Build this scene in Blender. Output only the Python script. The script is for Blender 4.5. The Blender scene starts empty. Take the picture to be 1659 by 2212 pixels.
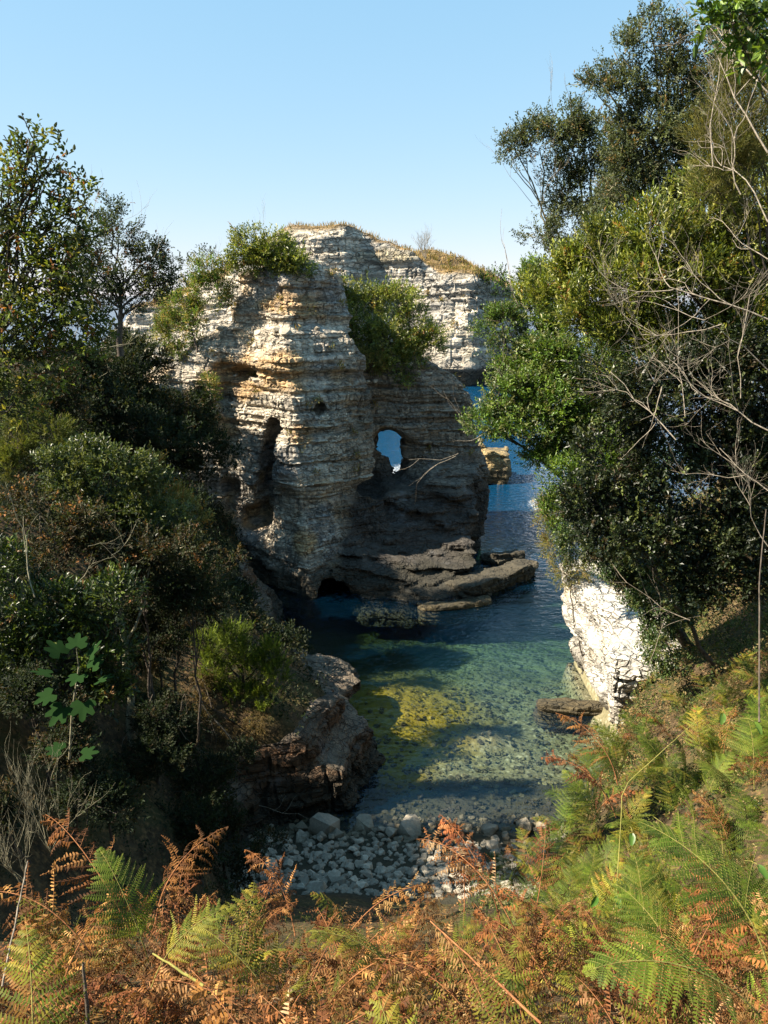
import bpy, bmesh, math, random
import numpy as np
from mathutils import Vector, Matrix

R = math.radians
scene = bpy.context.scene
COL = scene.collection

# ---------------------------------------------------------------- camera
CAM_Z, PITCH, FPX = 14.0, R(16.1), 754.0
cam_d = bpy.data.cameras.new('camera'); cam = bpy.data.objects.new('camera', cam_d); COL.objects.link(cam)
cam.location = (0, 0, CAM_Z); cam.rotation_euler = (R(90) - PITCH, 0, 0)
cam_d.sensor_fit = 'VERTICAL'; cam_d.sensor_height = 36.0; cam_d.lens = FPX / 1024 * 36.0
cam_d.clip_start = 0.05; cam_d.clip_end = 40000
scene.camera = cam

# ---------------------------------------------------------------- sky and sun
SUN_EL, SUN_BACK = 44.0, 13.0          # elevation; degrees behind the straight left
sd = Vector((-math.cos(R(SUN_EL)) * math.cos(R(SUN_BACK)), -math.cos(R(SUN_EL)) * math.sin(R(SUN_BACK)), math.sin(R(SUN_EL))))
world = bpy.data.worlds.new('World'); scene.world = world; world.use_nodes = True
wn = world.node_tree; bg = wn.nodes['Background']
sky = wn.nodes.new('ShaderNodeTexSky'); sky.sky_type = 'NISHITA'; sky.sun_disc = False
sky.sun_elevation = R(SUN_EL); sky.sun_rotation = math.atan2(sd.x, sd.y)
sky.altitude = 0; sky.air_density = 1.0; sky.dust_density = 0.0; sky.ozone_density = 2.0
# the camera's tone response to the clear sky, the same for every direction
sp = wn.nodes.new('ShaderNodeSeparateColor'); cb = wn.nodes.new('ShaderNodeCombineColor'); wn.links.new(sky.outputs[0], sp.inputs[0])
for i_, (g_, k_) in enumerate(((.60, .92), (.36, 1.53), (.25, 2.12))):
    pw_ = wn.nodes.new('ShaderNodeMath'); pw_.operation = 'POWER'; pw_.inputs[1].default_value = g_
    ml_ = wn.nodes.new('ShaderNodeMath'); ml_.operation = 'MULTIPLY'; ml_.inputs[1].default_value = k_
    wn.links.new(sp.outputs[i_], pw_.inputs[0]); wn.links.new(pw_.outputs[0], ml_.inputs[0]); wn.links.new(ml_.outputs[0], cb.inputs[i_])
wn.links.new(cb.outputs[0], bg.inputs[0]); bg.inputs[1].default_value = 0.097
sun_d = bpy.data.lights.new('sun', 'SUN'); sun_d.energy = 5.0; sun_d.angle = R(0.5); sun_d.color = (1, 0.89, 0.73)
sun = bpy.data.objects.new('sun', sun_d); COL.objects.link(sun)
sun.rotation_euler = (-sd).to_track_quat('-Z', 'Y').to_euler(); sun.location = sd * 60
scene.view_settings.view_transform = 'Standard'; scene.view_settings.look = 'None'
scene.view_settings.exposure = 1.70; scene.view_settings.gamma = 1.0
scene.cycles.max_bounces = 6; scene.cycles.diffuse_bounces = 2; scene.cycles.glossy_bounces = 2
scene.cycles.transmission_bounces = 3; scene.cycles.transparent_max_bounces = 8; scene.cycles.volume_bounces = 0
scene.cycles.use_denoising = True

# ---------------------------------------------------------------- helpers
def sight(dx, dy, y):
    """point of the place seen at (dx, dy) of the 1659 x 2212 view at forward distance y"""
    a = (dx * 0.46293 - 384) / FPX; b = (512 - dy * 0.46293) / FPX
    c, s = math.cos(PITCH), math.sin(PITCH)
    d = (a, c + s * b, -s + c * b); t = y / d[1]
    return np.array((a * t, y, CAM_Z + d[2] * t))
def mper(y):                            # metres per view unit at distance y
    return y * 0.46293 / FPX

def _h(ix, iy, iz, seed):
    n = (ix.astype(np.int64) * 374761393 + iy.astype(np.int64) * 668265263 + iz.astype(np.int64) * 2147483647 + seed * 974634777) & 0xffffffff
    n = ((n ^ (n >> 13)) * 1274126177) & 0xffffffff
    n = ((n ^ (n >> 16)) * 2246822519) & 0xffffffff
    return ((n ^ (n >> 15)) & 0xffffff) / float(0xffffff)
def vnoise(x, y, z, seed=0):
    x = np.asarray(x, float); y = np.asarray(y, float) + 0 * x; z = np.asarray(z, float) + 0 * x
    ix, iy, iz = np.floor(x), np.floor(y), np.floor(z)
    fx, fy, fz = x - ix, y - iy, z - iz
    fx = fx * fx * (3 - 2 * fx); fy = fy * fy * (3 - 2 * fy); fz = fz * fz * (3 - 2 * fz)
    r = 0
    for a in (0, 1):
        wx = fx if a else 1 - fx
        for b in (0, 1):
            wy = fy if b else 1 - fy
            for c in (0, 1):
                wz = fz if c else 1 - fz
                r = r + wx * wy * wz * _h(ix + a, iy + b, iz + c, seed)
    return r * 2 - 1
def fbm(x, y, z, seed=0, o=3):
    r = 0; a = 1; f = 1
    for k in range(o):
        r = r + a * vnoise(x * f, y * f, z * f, seed + k); a *= .5; f *= 2.03
    return r
def norm(v):
    return v / np.maximum(np.linalg.norm(v, axis=-1, keepdims=True), 1e-9)

def tag(o, label=None, cat=None, group=None, kind=None):
    if label: o['label'] = label
    if cat: o['category'] = cat
    if group: o['group'] = group
    if kind: o['kind'] = kind
    return o
def empty(name, loc=(0, 0, 0), rot=(0, 0, 0)):
    o = bpy.data.objects.new(name, None); COL.objects.link(o)
    o.location = loc; o.rotation_euler = rot; o.empty_display_size = .2
    return o
def mesh_np(name, V, F, mat, col=None, smooth=False):
    """V (n,3); F (m,k) one polygon size or a list of such arrays"""
    me = bpy.data.meshes.new(name)
    Fs = F if isinstance(F, list) else [F]
    Fs = [np.asarray(f, np.int32) for f in Fs if len(f)]
    loops = np.concatenate([f.ravel() for f in Fs]); sizes = np.concatenate([np.full(len(f), f.shape[1], np.int32) for f in Fs])
    starts = np.concatenate([[0], np.cumsum(sizes)[:-1]]).astype(np.int32)
    me.vertices.add(len(V)); me.vertices.foreach_set('co', np.asarray(V, np.float32).ravel())
    me.loops.add(len(loops)); me.loops.foreach_set('vertex_index', loops)
    me.polygons.add(len(sizes)); me.polygons.foreach_set('loop_start', starts)
    me.update(calc_edges=True); me.validate()
    me.polygons.foreach_set('use_smooth', np.full(len(me.polygons), smooth, bool))
    if col is not None:
        at_ = me.color_attributes.new('Col', 'FLOAT_COLOR', 'POINT')
        c = np.ones((len(V), 4), np.float32); c[:, :3] = col
        at_.data.foreach_set('color', c.ravel())
    if mat: me.materials.append(mat)
    return me
def put(name, me, parent=None, loc=(0, 0, 0)):
    o = bpy.data.objects.new(name, me); COL.objects.link(o); o.location = loc
    if parent: o.parent = parent
    return o

# ---------------------------------------------------------------- materials
def new_mat(name):
    m = bpy.data.materials.new(name); m.use_nodes = True
    nt = m.node_tree; nt.nodes.clear()
    out = nt.nodes.new('ShaderNodeOutputMaterial')
    return m, nt, out
def N(nt, t, **kw):
    n = nt.nodes.new(t)
    for k, v in kw.items():
        if k in n.inputs: n.inputs[k].default_value = v
        else: setattr(n, k, v)
    return n
def L(nt, a, b): nt.links.new(a, b)
def mixc(nt, fac, a, b, mode='MIX'):
    n = nt.nodes.new('ShaderNodeMix'); n.data_type = 'RGBA'; n.blend_type = mode
    for i, v in ((0, fac), (6, a), (7, b)):
        if hasattr(v, 'links'): nt.links.new(v, n.inputs[i])
        else: n.inputs[i].default_value = v if i == 0 else (*v, 1) if len(v) == 3 else v
    return n.outputs[2]
def ramp(nt, src, p0, p1):
    n = nt.nodes.new('ShaderNodeMapRange'); n.clamp = True
    n.inputs[1].default_value = p0; n.inputs[2].default_value = p1
    nt.links.new(src, n.inputs[0]); return n.outputs[0]
def tnoise(nt, scale, detail=4, rough=.55, vec=None, sc=None):
    n = nt.nodes.new('ShaderNodeTexNoise'); n.inputs['Scale'].default_value = scale
    n.inputs['Detail'].default_value = detail; n.inputs['Roughness'].default_value = rough
    if vec is not None:
        if sc:
            mp = nt.nodes.new('ShaderNodeMapping'); mp.inputs['Scale'].default_value = sc
            nt.links.new(vec, mp.inputs[0]); vec = mp.outputs[0]
        nt.links.new(vec, n.inputs['Vector'])
    return n.outputs[0]

def rock_mat(name, grain=6.0, wet=True, bump=1.0, wet_h=1.1, stain=1.0, alb=1.0):
    m, nt, out = new_mat(name)
    bs = N(nt, 'ShaderNodeBsdfPrincipled', Roughness=.9); bs.inputs['Specular IOR Level'].default_value = .25
    geo = N(nt, 'ShaderNodeNewGeometry'); pos = geo.outputs['Position']
    at_ = N(nt, 'ShaderNodeVertexColor', layer_name='Col')
    n1 = tnoise(nt, grain, 6, .7, pos)
    c = mixc(nt, ramp(nt, n1, .35, .68), (.55, .55, .56), (1.12, 1.10, 1.06))
    c = mixc(nt, 1.0, at_.outputs[0], c, 'MULTIPLY')
    n2 = tnoise(nt, grain * .28, 5, .6, pos, (1, 1, .55))        # run-off stains
    c = mixc(nt, ramp(nt, n2, .56 , .74), c, mixc(nt, .75 * stain, c, (.13, .13, .135)))
    # dirt-filled joints between the blocks, and thin bedding seams
    nz = N(nt, 'ShaderNodeTexNoise', Scale=grain * .5, Detail=2.0); L(nt, pos, nz.inputs['Vector'])
    wp = N(nt, 'ShaderNodeVectorMath', operation='MULTIPLY_ADD'); L(nt, nz.outputs['Color'], wp.inputs[0]); wp.inputs[1].default_value = (1.1 / grain,) * 3; L(nt, pos, wp.inputs[2])
    mp = N(nt, 'ShaderNodeMapping'); mp.inputs['Scale'].default_value = (1, 1, 1.9); L(nt, wp.outputs[0], mp.inputs[0])
    vo = N(nt, 'ShaderNodeTexVoronoi', feature='DISTANCE_TO_EDGE', Scale=grain * .62); L(nt, mp.outputs[0], vo.inputs['Vector'])
    crk0 = ramp(nt, vo.outputs['Distance'], .0, .085)
    mk = N(nt, 'ShaderNodeMath', operation='MAXIMUM'); L(nt, crk0, mk.inputs[0]); L(nt, ramp(nt, tnoise(nt, grain * .22, 3, .6, pos, (1, 1, 1.6)), .44, .60), mk.inputs[1]); crk = mk.outputs[0]
    bedn = tnoise(nt, grain, 3, .6, wp.outputs[0], (.10, .10, 1.25)); bedl = ramp(nt, bedn, .40, .50)
    bedf = tnoise(nt, grain * 2.1, 2, .5, wp.outputs[0], (.10, .10, 1.25))
    dk = N(nt, 'ShaderNodeMath', operation='MULTIPLY'); L(nt, crk, dk.inputs[0]); mb = N(nt, 'ShaderNodeMath', operation='MULTIPLY'); L(nt, ramp(nt, bedn, .36, .46), mb.inputs[0]); L(nt, ramp(nt, bedf, .34, .43), mb.inputs[1]); L(nt, mb.outputs[0], dk.inputs[1])
    c = mixc(nt, dk.outputs[0], mixc(nt, .5, c, (.06, .05, .04)), c)
    if wet:
        sep = N(nt, 'ShaderNodeSeparateXYZ'); L(nt, pos, sep.inputs[0])
        n3 = tnoise(nt, .7, 3, .5, pos)
        add = N(nt, 'ShaderNodeMath', operation='MULTIPLY_ADD'); L(nt, n3, add.inputs[0]); add.inputs[1].default_value = -1.6; L(nt, sep.outputs[2], add.inputs[2])
        w = ramp(nt, add.outputs[0], wet_h - .5, wet_h - 1.1)
        c = mixc(nt, w, c, mixc(nt, .8, c, (.035, .032, .022)))
    c = mixc(nt, 1.0, c, (alb, alb, alb), 'MULTIPLY')
    L(nt, c, bs.inputs['Base Color'])
    bp = N(nt, 'ShaderNodeBump', Strength=bump, Distance=.5 / grain)
    h1 = N(nt, 'ShaderNodeMath', operation='MULTIPLY_ADD'); L(nt, tnoise(nt, grain * 2.2, 6, .7, pos), h1.inputs[0]); h1.inputs[1].default_value = .6; L(nt, crk, h1.inputs[2])
    h2 = N(nt, 'ShaderNodeMath', operation='MULTIPLY_ADD'); L(nt, bedl, h2.inputs[0]); h2.inputs[1].default_value = .7; L(nt, h1.outputs[0], h2.inputs[2])
    L(nt, h2.outputs[0], bp.inputs['Height']); L(nt, bp.outputs[0], bs.inputs['Normal'])
    L(nt, bs.outputs[0], out.inputs[0]); return m
def leaf_mat(name, trans=.32, rough=.5, spec=.35, hue=.0):
    m, nt, out = new_mat(name)
    at_ = N(nt, 'ShaderNodeVertexColor', layer_name='Col'); c = at_.outputs[0]
    if hue:
        oi = N(nt, 'ShaderNodeObjectInfo')
        hs = N(nt, 'ShaderNodeHueSaturation'); mr = N(nt, 'ShaderNodeMapRange'); L(nt, oi.outputs['Random'], mr.inputs[0])
        mr.inputs[3].default_value = .5 - hue; mr.inputs[4].default_value = .5 + hue
        L(nt, mr.outputs[0], hs.inputs['Hue'])
        ml = N(nt, 'ShaderNodeMath', operation='MULTIPLY_ADD'); L(nt, oi.outputs['Random'], ml.inputs[0]); ml.inputs[1].default_value = 7.31; ml.inputs[2].default_value = 0
        fr = N(nt, 'ShaderNodeMath', operation='FRACT'); L(nt, ml.outputs[0], fr.inputs[0])
        m2 = N(nt, 'ShaderNodeMapRange'); L(nt, fr.outputs[0], m2.inputs[0]); m2.inputs[3].default_value = .65; m2.inputs[4].default_value = 1.3
        L(nt, m2.outputs[0], hs.inputs['Value']); L(nt, c, hs.inputs['Color']); c = hs.outputs[0]
    bs = N(nt, 'ShaderNodeBsdfPrincipled', Roughness=rough); bs.inputs['Specular IOR Level'].default_value = spec
    L(nt, c, bs.inputs['Base Color'])
    tr = N(nt, 'ShaderNodeBsdfTranslucent')
    L(nt, mixc(nt, 1.0, c, (1.5, 1.45, .7), 'MULTIPLY'), tr.inputs[0])
    mx = N(nt, 'ShaderNodeMixShader'); mx.inputs[0].default_value = trans
    L(nt, bs.outputs[0], mx.inputs[1]); L(nt, tr.outputs[0], mx.inputs[2]); L(nt, mx.outputs[0], out.inputs[0]); return m
def bark_mat(name, c0, c1, scale=9):
    m, nt, out = new_mat(name)
    geo = N(nt, 'ShaderNodeNewGeometry')
    bs = N(nt, 'ShaderNodeBsdfPrincipled', Roughness=.9); bs.inputs['Specular IOR Level'].default_value = .2
    n = tnoise(nt, scale, 5, .65, geo.outputs['Position'])
    L(nt, mixc(nt, ramp(nt, n, .35, .65), c0, c1), bs.inputs['Base Color'])
    bp = N(nt, 'ShaderNodeBump', Strength=.6, Distance=.03); L(nt, n, bp.inputs['Height']); L(nt, bp.outputs[0], bs.inputs['Normal'])
    L(nt, bs.outputs[0], out.inputs[0]); return m
M = {}
M['rock'] = rock_mat('stack_limestone', 5.0)
M['rock_far'] = rock_mat('headland_limestone', 1.3, wet_h=2.5)
M['rock_white'] = rock_mat('pale_limestone', 4.5, stain=.45, wet_h=.9)
M['rock_red'] = rock_mat('red_brown_limestone', 6.0)
M['leaf'] = leaf_mat('glossy_leaf', .30, .42, .45)
M['leaf_dull'] = leaf_mat('dull_leaf', .34, .65, .25)
M['fern'] = leaf_mat('bracken_leaf', .42, .6, .25, .012)
M['fern_dry'] = leaf_mat('dry_bracken_leaf', .30, .75, .2, .014)
M['leaf_matt'] = leaf_mat('matt_leaf', .25, .9, .03)
M['grass'] = leaf_mat('dry_grass', .3, .7, .2)
M['bark'] = bark_mat('dark_bark', (.035, .028, .022), (.11, .09, .07))
M['bark_pale'] = bark_mat('weathered_grey_wood', (.12, .10, .075), (.36, .31, .24), 18)
M['bark_lichen'] = bark_mat('lichen_bark', (.10, .085, .06), (.30, .28, .18), 12)
M['stem_red'] = bark_mat('red_brown_stem', (.16, .06, .025), (.34, .15, .06), 14)
M['stem_green'] = bark_mat('yellow_green_stem', (.13, .13, .03), (.25, .22, .06), 14)

def ground_mat():
    m, nt, out = new_mat('cove_ground')
    geo = N(nt, 'ShaderNodeNewGeometry'); pos = geo.outputs['Position']
    sep = N(nt, 'ShaderNodeSeparateXYZ'); L(nt, pos, sep.inputs[0])
    bs = N(nt, 'ShaderNodeBsdfPrincipled', Roughness=.95); bs.inputs['Specular IOR Level'].default_value = .15
    n1 = tnoise(nt, 3.5, 6, .65, pos); n2 = tnoise(nt, .55, 4, .55, pos); n3 = tnoise(nt, 11, 3, .6, pos)
    soil = mixc(nt, ramp(nt, n1, .35, .65), (.030, .022, .013), (.085, .06, .032))
    soil = mixc(nt, ramp(nt, n2, .45, .62), soil, (.055, .055, .018))
    soil = mixc(nt, ramp(nt, n3, .5, .7), soil, (.16, .10, .045))
    vo = N(nt, 'ShaderNodeTexVoronoi', Scale=4.5); L(nt, pos, vo.inputs['Vector'])
    bed = mixc(nt, ramp(nt, n3, .3, .7), (.19, .17, .09), (.42, .38, .24))
    bed = mixc(nt, ramp(nt, vo.outputs['Distance'], .02, .42), mixc(nt, .35, bed, (.5, .47, .38)), mixc(nt, .6, bed, (.09, .08, .04)))
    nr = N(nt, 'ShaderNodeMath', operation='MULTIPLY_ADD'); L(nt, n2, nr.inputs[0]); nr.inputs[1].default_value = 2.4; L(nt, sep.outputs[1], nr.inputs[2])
    bed = mixc(nt, ramp(nt, nr.outputs[0], 21.9, 21.3), bed, (.045, .042, .028))       # weedy dark stones along the waterline, painted darker for the shadow there
    # olive algae shoal in the lit middle of the cove
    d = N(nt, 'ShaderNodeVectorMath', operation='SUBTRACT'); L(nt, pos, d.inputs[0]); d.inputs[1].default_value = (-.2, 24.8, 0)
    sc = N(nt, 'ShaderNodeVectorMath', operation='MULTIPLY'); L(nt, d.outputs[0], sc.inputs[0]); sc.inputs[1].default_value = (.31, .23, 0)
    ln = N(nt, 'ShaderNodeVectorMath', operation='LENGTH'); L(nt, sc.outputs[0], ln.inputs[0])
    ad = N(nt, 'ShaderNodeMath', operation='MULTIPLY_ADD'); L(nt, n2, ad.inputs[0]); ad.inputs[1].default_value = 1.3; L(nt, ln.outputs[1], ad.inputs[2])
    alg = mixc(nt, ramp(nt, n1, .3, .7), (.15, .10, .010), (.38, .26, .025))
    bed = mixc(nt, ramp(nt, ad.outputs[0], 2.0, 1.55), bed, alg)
    far = mixc(nt, ramp(nt, n2, .35, .65), (.26, .25, .17), (.12, .115, .06))
    far = mixc(nt, ramp(nt, sep.outputs[0], 3.5, .5), far, (.05, .048, .018))
    bed = mixc(nt, ramp(nt, sep.outputs[1], 24, 30), bed, far)
    zz = N(nt, 'ShaderNodeMath', operation='MULTIPLY_ADD'); L(nt, n2, zz.inputs[0]); zz.inputs[1].default_value = .8; L(nt, sep.outputs[2], zz.inputs[2])
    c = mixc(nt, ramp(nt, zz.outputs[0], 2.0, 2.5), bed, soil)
    L(nt, c, bs.inputs['Base Color'])
    bp = N(nt, 'ShaderNodeBump', Strength=.8, Distance=.12); L(nt, n1, bp.inputs['Height']); L(nt, bp.outputs[0], bs.inputs['Normal'])
    L(nt, bs.outputs[0], out.inputs[0]); return m
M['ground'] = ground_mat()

def water_mat():
    m, nt, out = new_mat('sea_water')
    geo = N(nt, 'ShaderNodeNewGeometry'); pos = geo.outputs['Position']
    w1 = tnoise(nt, 1.0, 3, .55, pos, (1.5, 2.6, 1)); w2 = tnoise(nt, 1.0, 2, .5, pos, (4.5, 7.5, 1)); w3 = tnoise(nt, .16, 2, .5, pos)
    a = N(nt, 'ShaderNodeMath', operation='MULTIPLY_ADD'); L(nt, w2, a.inputs[0]); a.inputs[1].default_value = .33; L(nt, w1, a.inputs[2])
    sep = N(nt, 'ShaderNodeSeparateXYZ'); L(nt, pos, sep.inputs[0])
    amp = N(nt, 'ShaderNodeMapRange'); L(nt, sep.outputs[1], amp.inputs[0]); amp.inputs[1].default_value = 20; amp.inputs[2].default_value = 42; amp.inputs[3].default_value = .12; amp.inputs[4].default_value = .4
    bp = N(nt, 'ShaderNodeBump', Distance=.35); L(nt, amp.outputs[0], bp.inputs['Strength']); L(nt, a.outputs[0], bp.inputs['Height'])
    fr = N(nt, 'ShaderNodeFresnel', IOR=1.333); L(nt, bp.outputs[0], fr.inputs['Normal'])
    gl = N(nt, 'ShaderNodeBsdfGlossy', Roughness=.04); L(nt, bp.outputs[0], gl.inputs['Normal'])
    tp = N(nt, 'ShaderNodeBsdfTransparent'); tp.inputs[0].default_value = (.95, .98, .98, 1)
    df = N(nt, 'ShaderNodeBsdfDiffuse'); df.inputs[0].default_value = (.004, .060, .14, 1); L(nt, bp.outputs[0], df.inputs['Normal'])
    # turbid offshore water scatters more of its own blue-green light
    tb = N(nt, 'ShaderNodeMapRange'); L(nt, sep.outputs[1], tb.inputs[0]); tb.inputs[1].default_value = 34; tb.inputs[2].default_value = 60; tb.inputs[3].default_value = .05; tb.inputs[4].default_value = .65
    m1 = N(nt, 'ShaderNodeMixShader'); L(nt, tb.outputs[0], m1.inputs[0]); L(nt, tp.outputs[0], m1.inputs[1]); L(nt, df.outputs[0], m1.inputs[2])
    m2 = N(nt, 'ShaderNodeMixShader'); L(nt, fr.outputs[0], m2.inputs[0]); L(nt, m1.outputs[0], m2.inputs[1]); L(nt, gl.outputs[0], m2.inputs[2])
    L(nt, m2.outputs[0], out.inputs['Surface'])
    va = N(nt, 'ShaderNodeVolumeAbsorption', Density=.55); va.inputs['Color'].default_value = (.50, .69, .60, 1)
    L(nt, va.outputs[0], out.inputs['Volume'])
    return m
M['water'] = water_mat()
def foam_mat():
    m, nt, out = new_mat('foam_and_glitter')
    geo = N(nt, 'ShaderNodeNewGeometry'); pos = geo.outputs['Position']
    at_ = N(nt, 'ShaderNodeVertexColor', layer_name='Col')
    n1 = tnoise(nt, 3.4, 8, .8, pos, (1, 1.6, 1))
    ad = N(nt, 'ShaderNodeMath', operation='MULTIPLY'); L(nt, n1, ad.inputs[0]); L(nt, at_.outputs[0], ad.inputs[1])
    f = ramp(nt, ad.outputs[0], .47, .66)
    df = N(nt, 'ShaderNodeBsdfDiffuse'); df.inputs[0].default_value = (.8, .84, .86, 1)
    tp = N(nt, 'ShaderNodeBsdfTransparent')
    mx = N(nt, 'ShaderNodeMixShader'); L(nt, f, mx.inputs[0]); L(nt, tp.outputs[0], mx.inputs[1]); L(nt, df.outputs[0], mx.inputs[2])
    L(nt, mx.outputs[0], out.inputs[0]); return m
M['foam'] = foam_mat()
def stone_mat():
    m, nt, out = new_mat('beach_stone')
    geo = N(nt, 'ShaderNodeNewGeometry'); pos = geo.outputs['Position']; oi = N(nt, 'ShaderNodeObjectInfo')
    bs = N(nt, 'ShaderNodeBsdfPrincipled', Roughness=.85); bs.inputs['Specular IOR Level'].default_value = .25
    a = mixc(nt, oi.outputs['Random'], (.28, .245, .19), (.54, .48, .38))
    n = tnoise(nt, 14, 5, .65, pos)
    a = mixc(nt, ramp(nt, n, .38, .68), mixc(nt, .5, a, (.14, .12, .09)), a)
    sep = N(nt, 'ShaderNodeSeparateXYZ'); L(nt, pos, sep.inputs[0])
    a = mixc(nt, ramp(nt, sep.outputs[2], .42, .12), a, mixc(nt, .75, a, (.07, .055, .025)))
    L(nt, a, bs.inputs['Base Color'])
    bp = N(nt, 'ShaderNodeBump', Strength=.5, Distance=.03); L(nt, n, bp.inputs['Height']); L(nt, bp.outputs[0], bs.inputs['Normal'])
    L(nt, bs.outputs[0], out.inputs[0]); return m
M['stone'] = stone_mat()

# ---------------------------------------------------------------- the lie of the land
def f_xL(y): return np.interp(y, [0, 8, 12, 14.4, 16.6, 17.5, 18.1, 20.6, 23.6, 28.3, 33.7, 38, 60], [-1.6, -1.9, -2.6, -3.2, -4.0, -3.7, -1.5, -.8, -2.2, -4.7, -5.8, -7, -9])
def f_xR(y): return np.interp(y, [0, 8, 10, 12, 14, 17, 20, 24, 27, 28.5, 32, 40, 60], [.2, .5, 1.2, 2.2, 3.5, 5.2, 6.9, 7.2, 7.2, 9, 12, 17, 28])
def smax(a, b, k=.5):
    h = np.clip(.5 + .5 * (a - b) / k, 0, 1); return b + (a - b) * h + k * h * (1 - h)
def land(x, y):
    x = np.asarray(x, float); y = np.asarray(y, float) + 0 * x
    hb = np.interp(y, [8, 12, 14.5, 17.3, 20, 23, 26, 30, 36, 45, 60, 100, 250], [1.9, 1.5, .85, 0.0, -.5, -.8, -1.0, -1.6, -2.3, -3, -5, -8, -10])
    g = np.exp(-(((x - .1) / 2.2) ** 2 + ((y - 24.6) / 3.0) ** 2)); hb = hb + .50 * g
    g2 = np.exp(-(((x - 3.3) / .9) ** 2 + ((y - 22.4) / .6) ** 2)); hb = hb + .62 * g2 + .10 * fbm(x * 1.3, y * 1.3, 0, 3, 2) * (y > 16.5)
    hn = np.where(y > .3, 12.25 - .82 * (y - .3), 12.25 - .05 * (y - .3))
    dl = f_xL(y) - x
    sl = np.interp(y, [10, 15, 17.5, 22, 28, 33], [1.25, 1.25, .65, .65, .9, .95])
    rise = np.interp(y, [5, 12, 15, 17.5], [4.6, 4.2, 4.0, 2.3]) * np.clip((dl - .35) / .6, 0, 1) + sl * np.maximum(dl - .9, 0)
    cap = np.interp(y, [0, 10, 20, 30, 36, 42, 46, 52], [13, 11.5, 10.5, 11.8, 12.0, 10.5, 3, -8])
    hl = np.where(dl > 0, cap - np.log1p(np.exp(np.clip((cap - rise) * 1.2, -30, 30))) / 1.2, -20)
    dr = x - f_xR(y)
    riseR = 3.6 * np.clip((dr - .35) / .6, 0, 1) + .80 * np.maximum(dr - .9, 0)
    capR = np.interp(y, [0, 10, 30, 45, 60], [13, 14, 13, 8, -6])
    hr = np.where(dr > 0, capR - np.log1p(np.exp(np.clip((capR - riseR) * 1.2, -30, 30))) / 1.2, -20)
    h = smax(smax(hb, hn, .6), smax(hl, hr, .4), .35)
    far = np.clip((np.hypot(x, y - 15) - 75) / 60, 0, 1)
    h = np.where(y < 0, h, h * (1 - far) + hb * far)
    bumps = fbm(x * .7, y * .7, 0, 11, 3) * .22 * np.clip(h - 1.2, 0, 1)
    return h + bumps
def axis(lo, hi, step, far):
    core = np.arange(lo, hi + 1e-6, step); out = [core]
    s = step; a, b = lo, hi; left, right = [], []
    while a > -far: s *= 1.28; a -= s; b += s; left.append(a); right.append(b)
    return np.concatenate([left[::-1], core, right])
gx = axis(-17, 15, .25, 9000); gy = axis(-1, 46, .25, 9000)
GX, GY = np.meshgrid(gx, gy, indexing='ij')
GZ = land(GX, GY)
ni, nj = GX.shape
idx = np.arange(ni * nj).reshape(ni, nj)
Q = np.stack([idx[:-1, :-1], idx[1:, :-1], idx[1:, 1:], idx[:-1, 1:]], -1).reshape(-1, 4)
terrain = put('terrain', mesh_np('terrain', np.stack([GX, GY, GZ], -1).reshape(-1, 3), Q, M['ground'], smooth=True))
tag(terrain, kind='structure')
def ground_z(x, y): return float(land(np.array([x]), np.array([y]))[0])

# the sea: one closed body of water
wv = np.array([(sx * 9000, sy, z) for z in (-16, 0) for sx, sy in ((-1, -9000), (1, -9000), (1, 9000), (-1, 9000))], float)
wf = np.array([(3, 2, 1, 0), (4, 5, 6, 7), (0, 1, 5, 4), (1, 2, 6, 5), (2, 3, 7, 6), (3, 0, 4, 7)])
tag(put('sea', mesh_np('sea', wv, wf, M['water'])), kind='structure')

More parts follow.
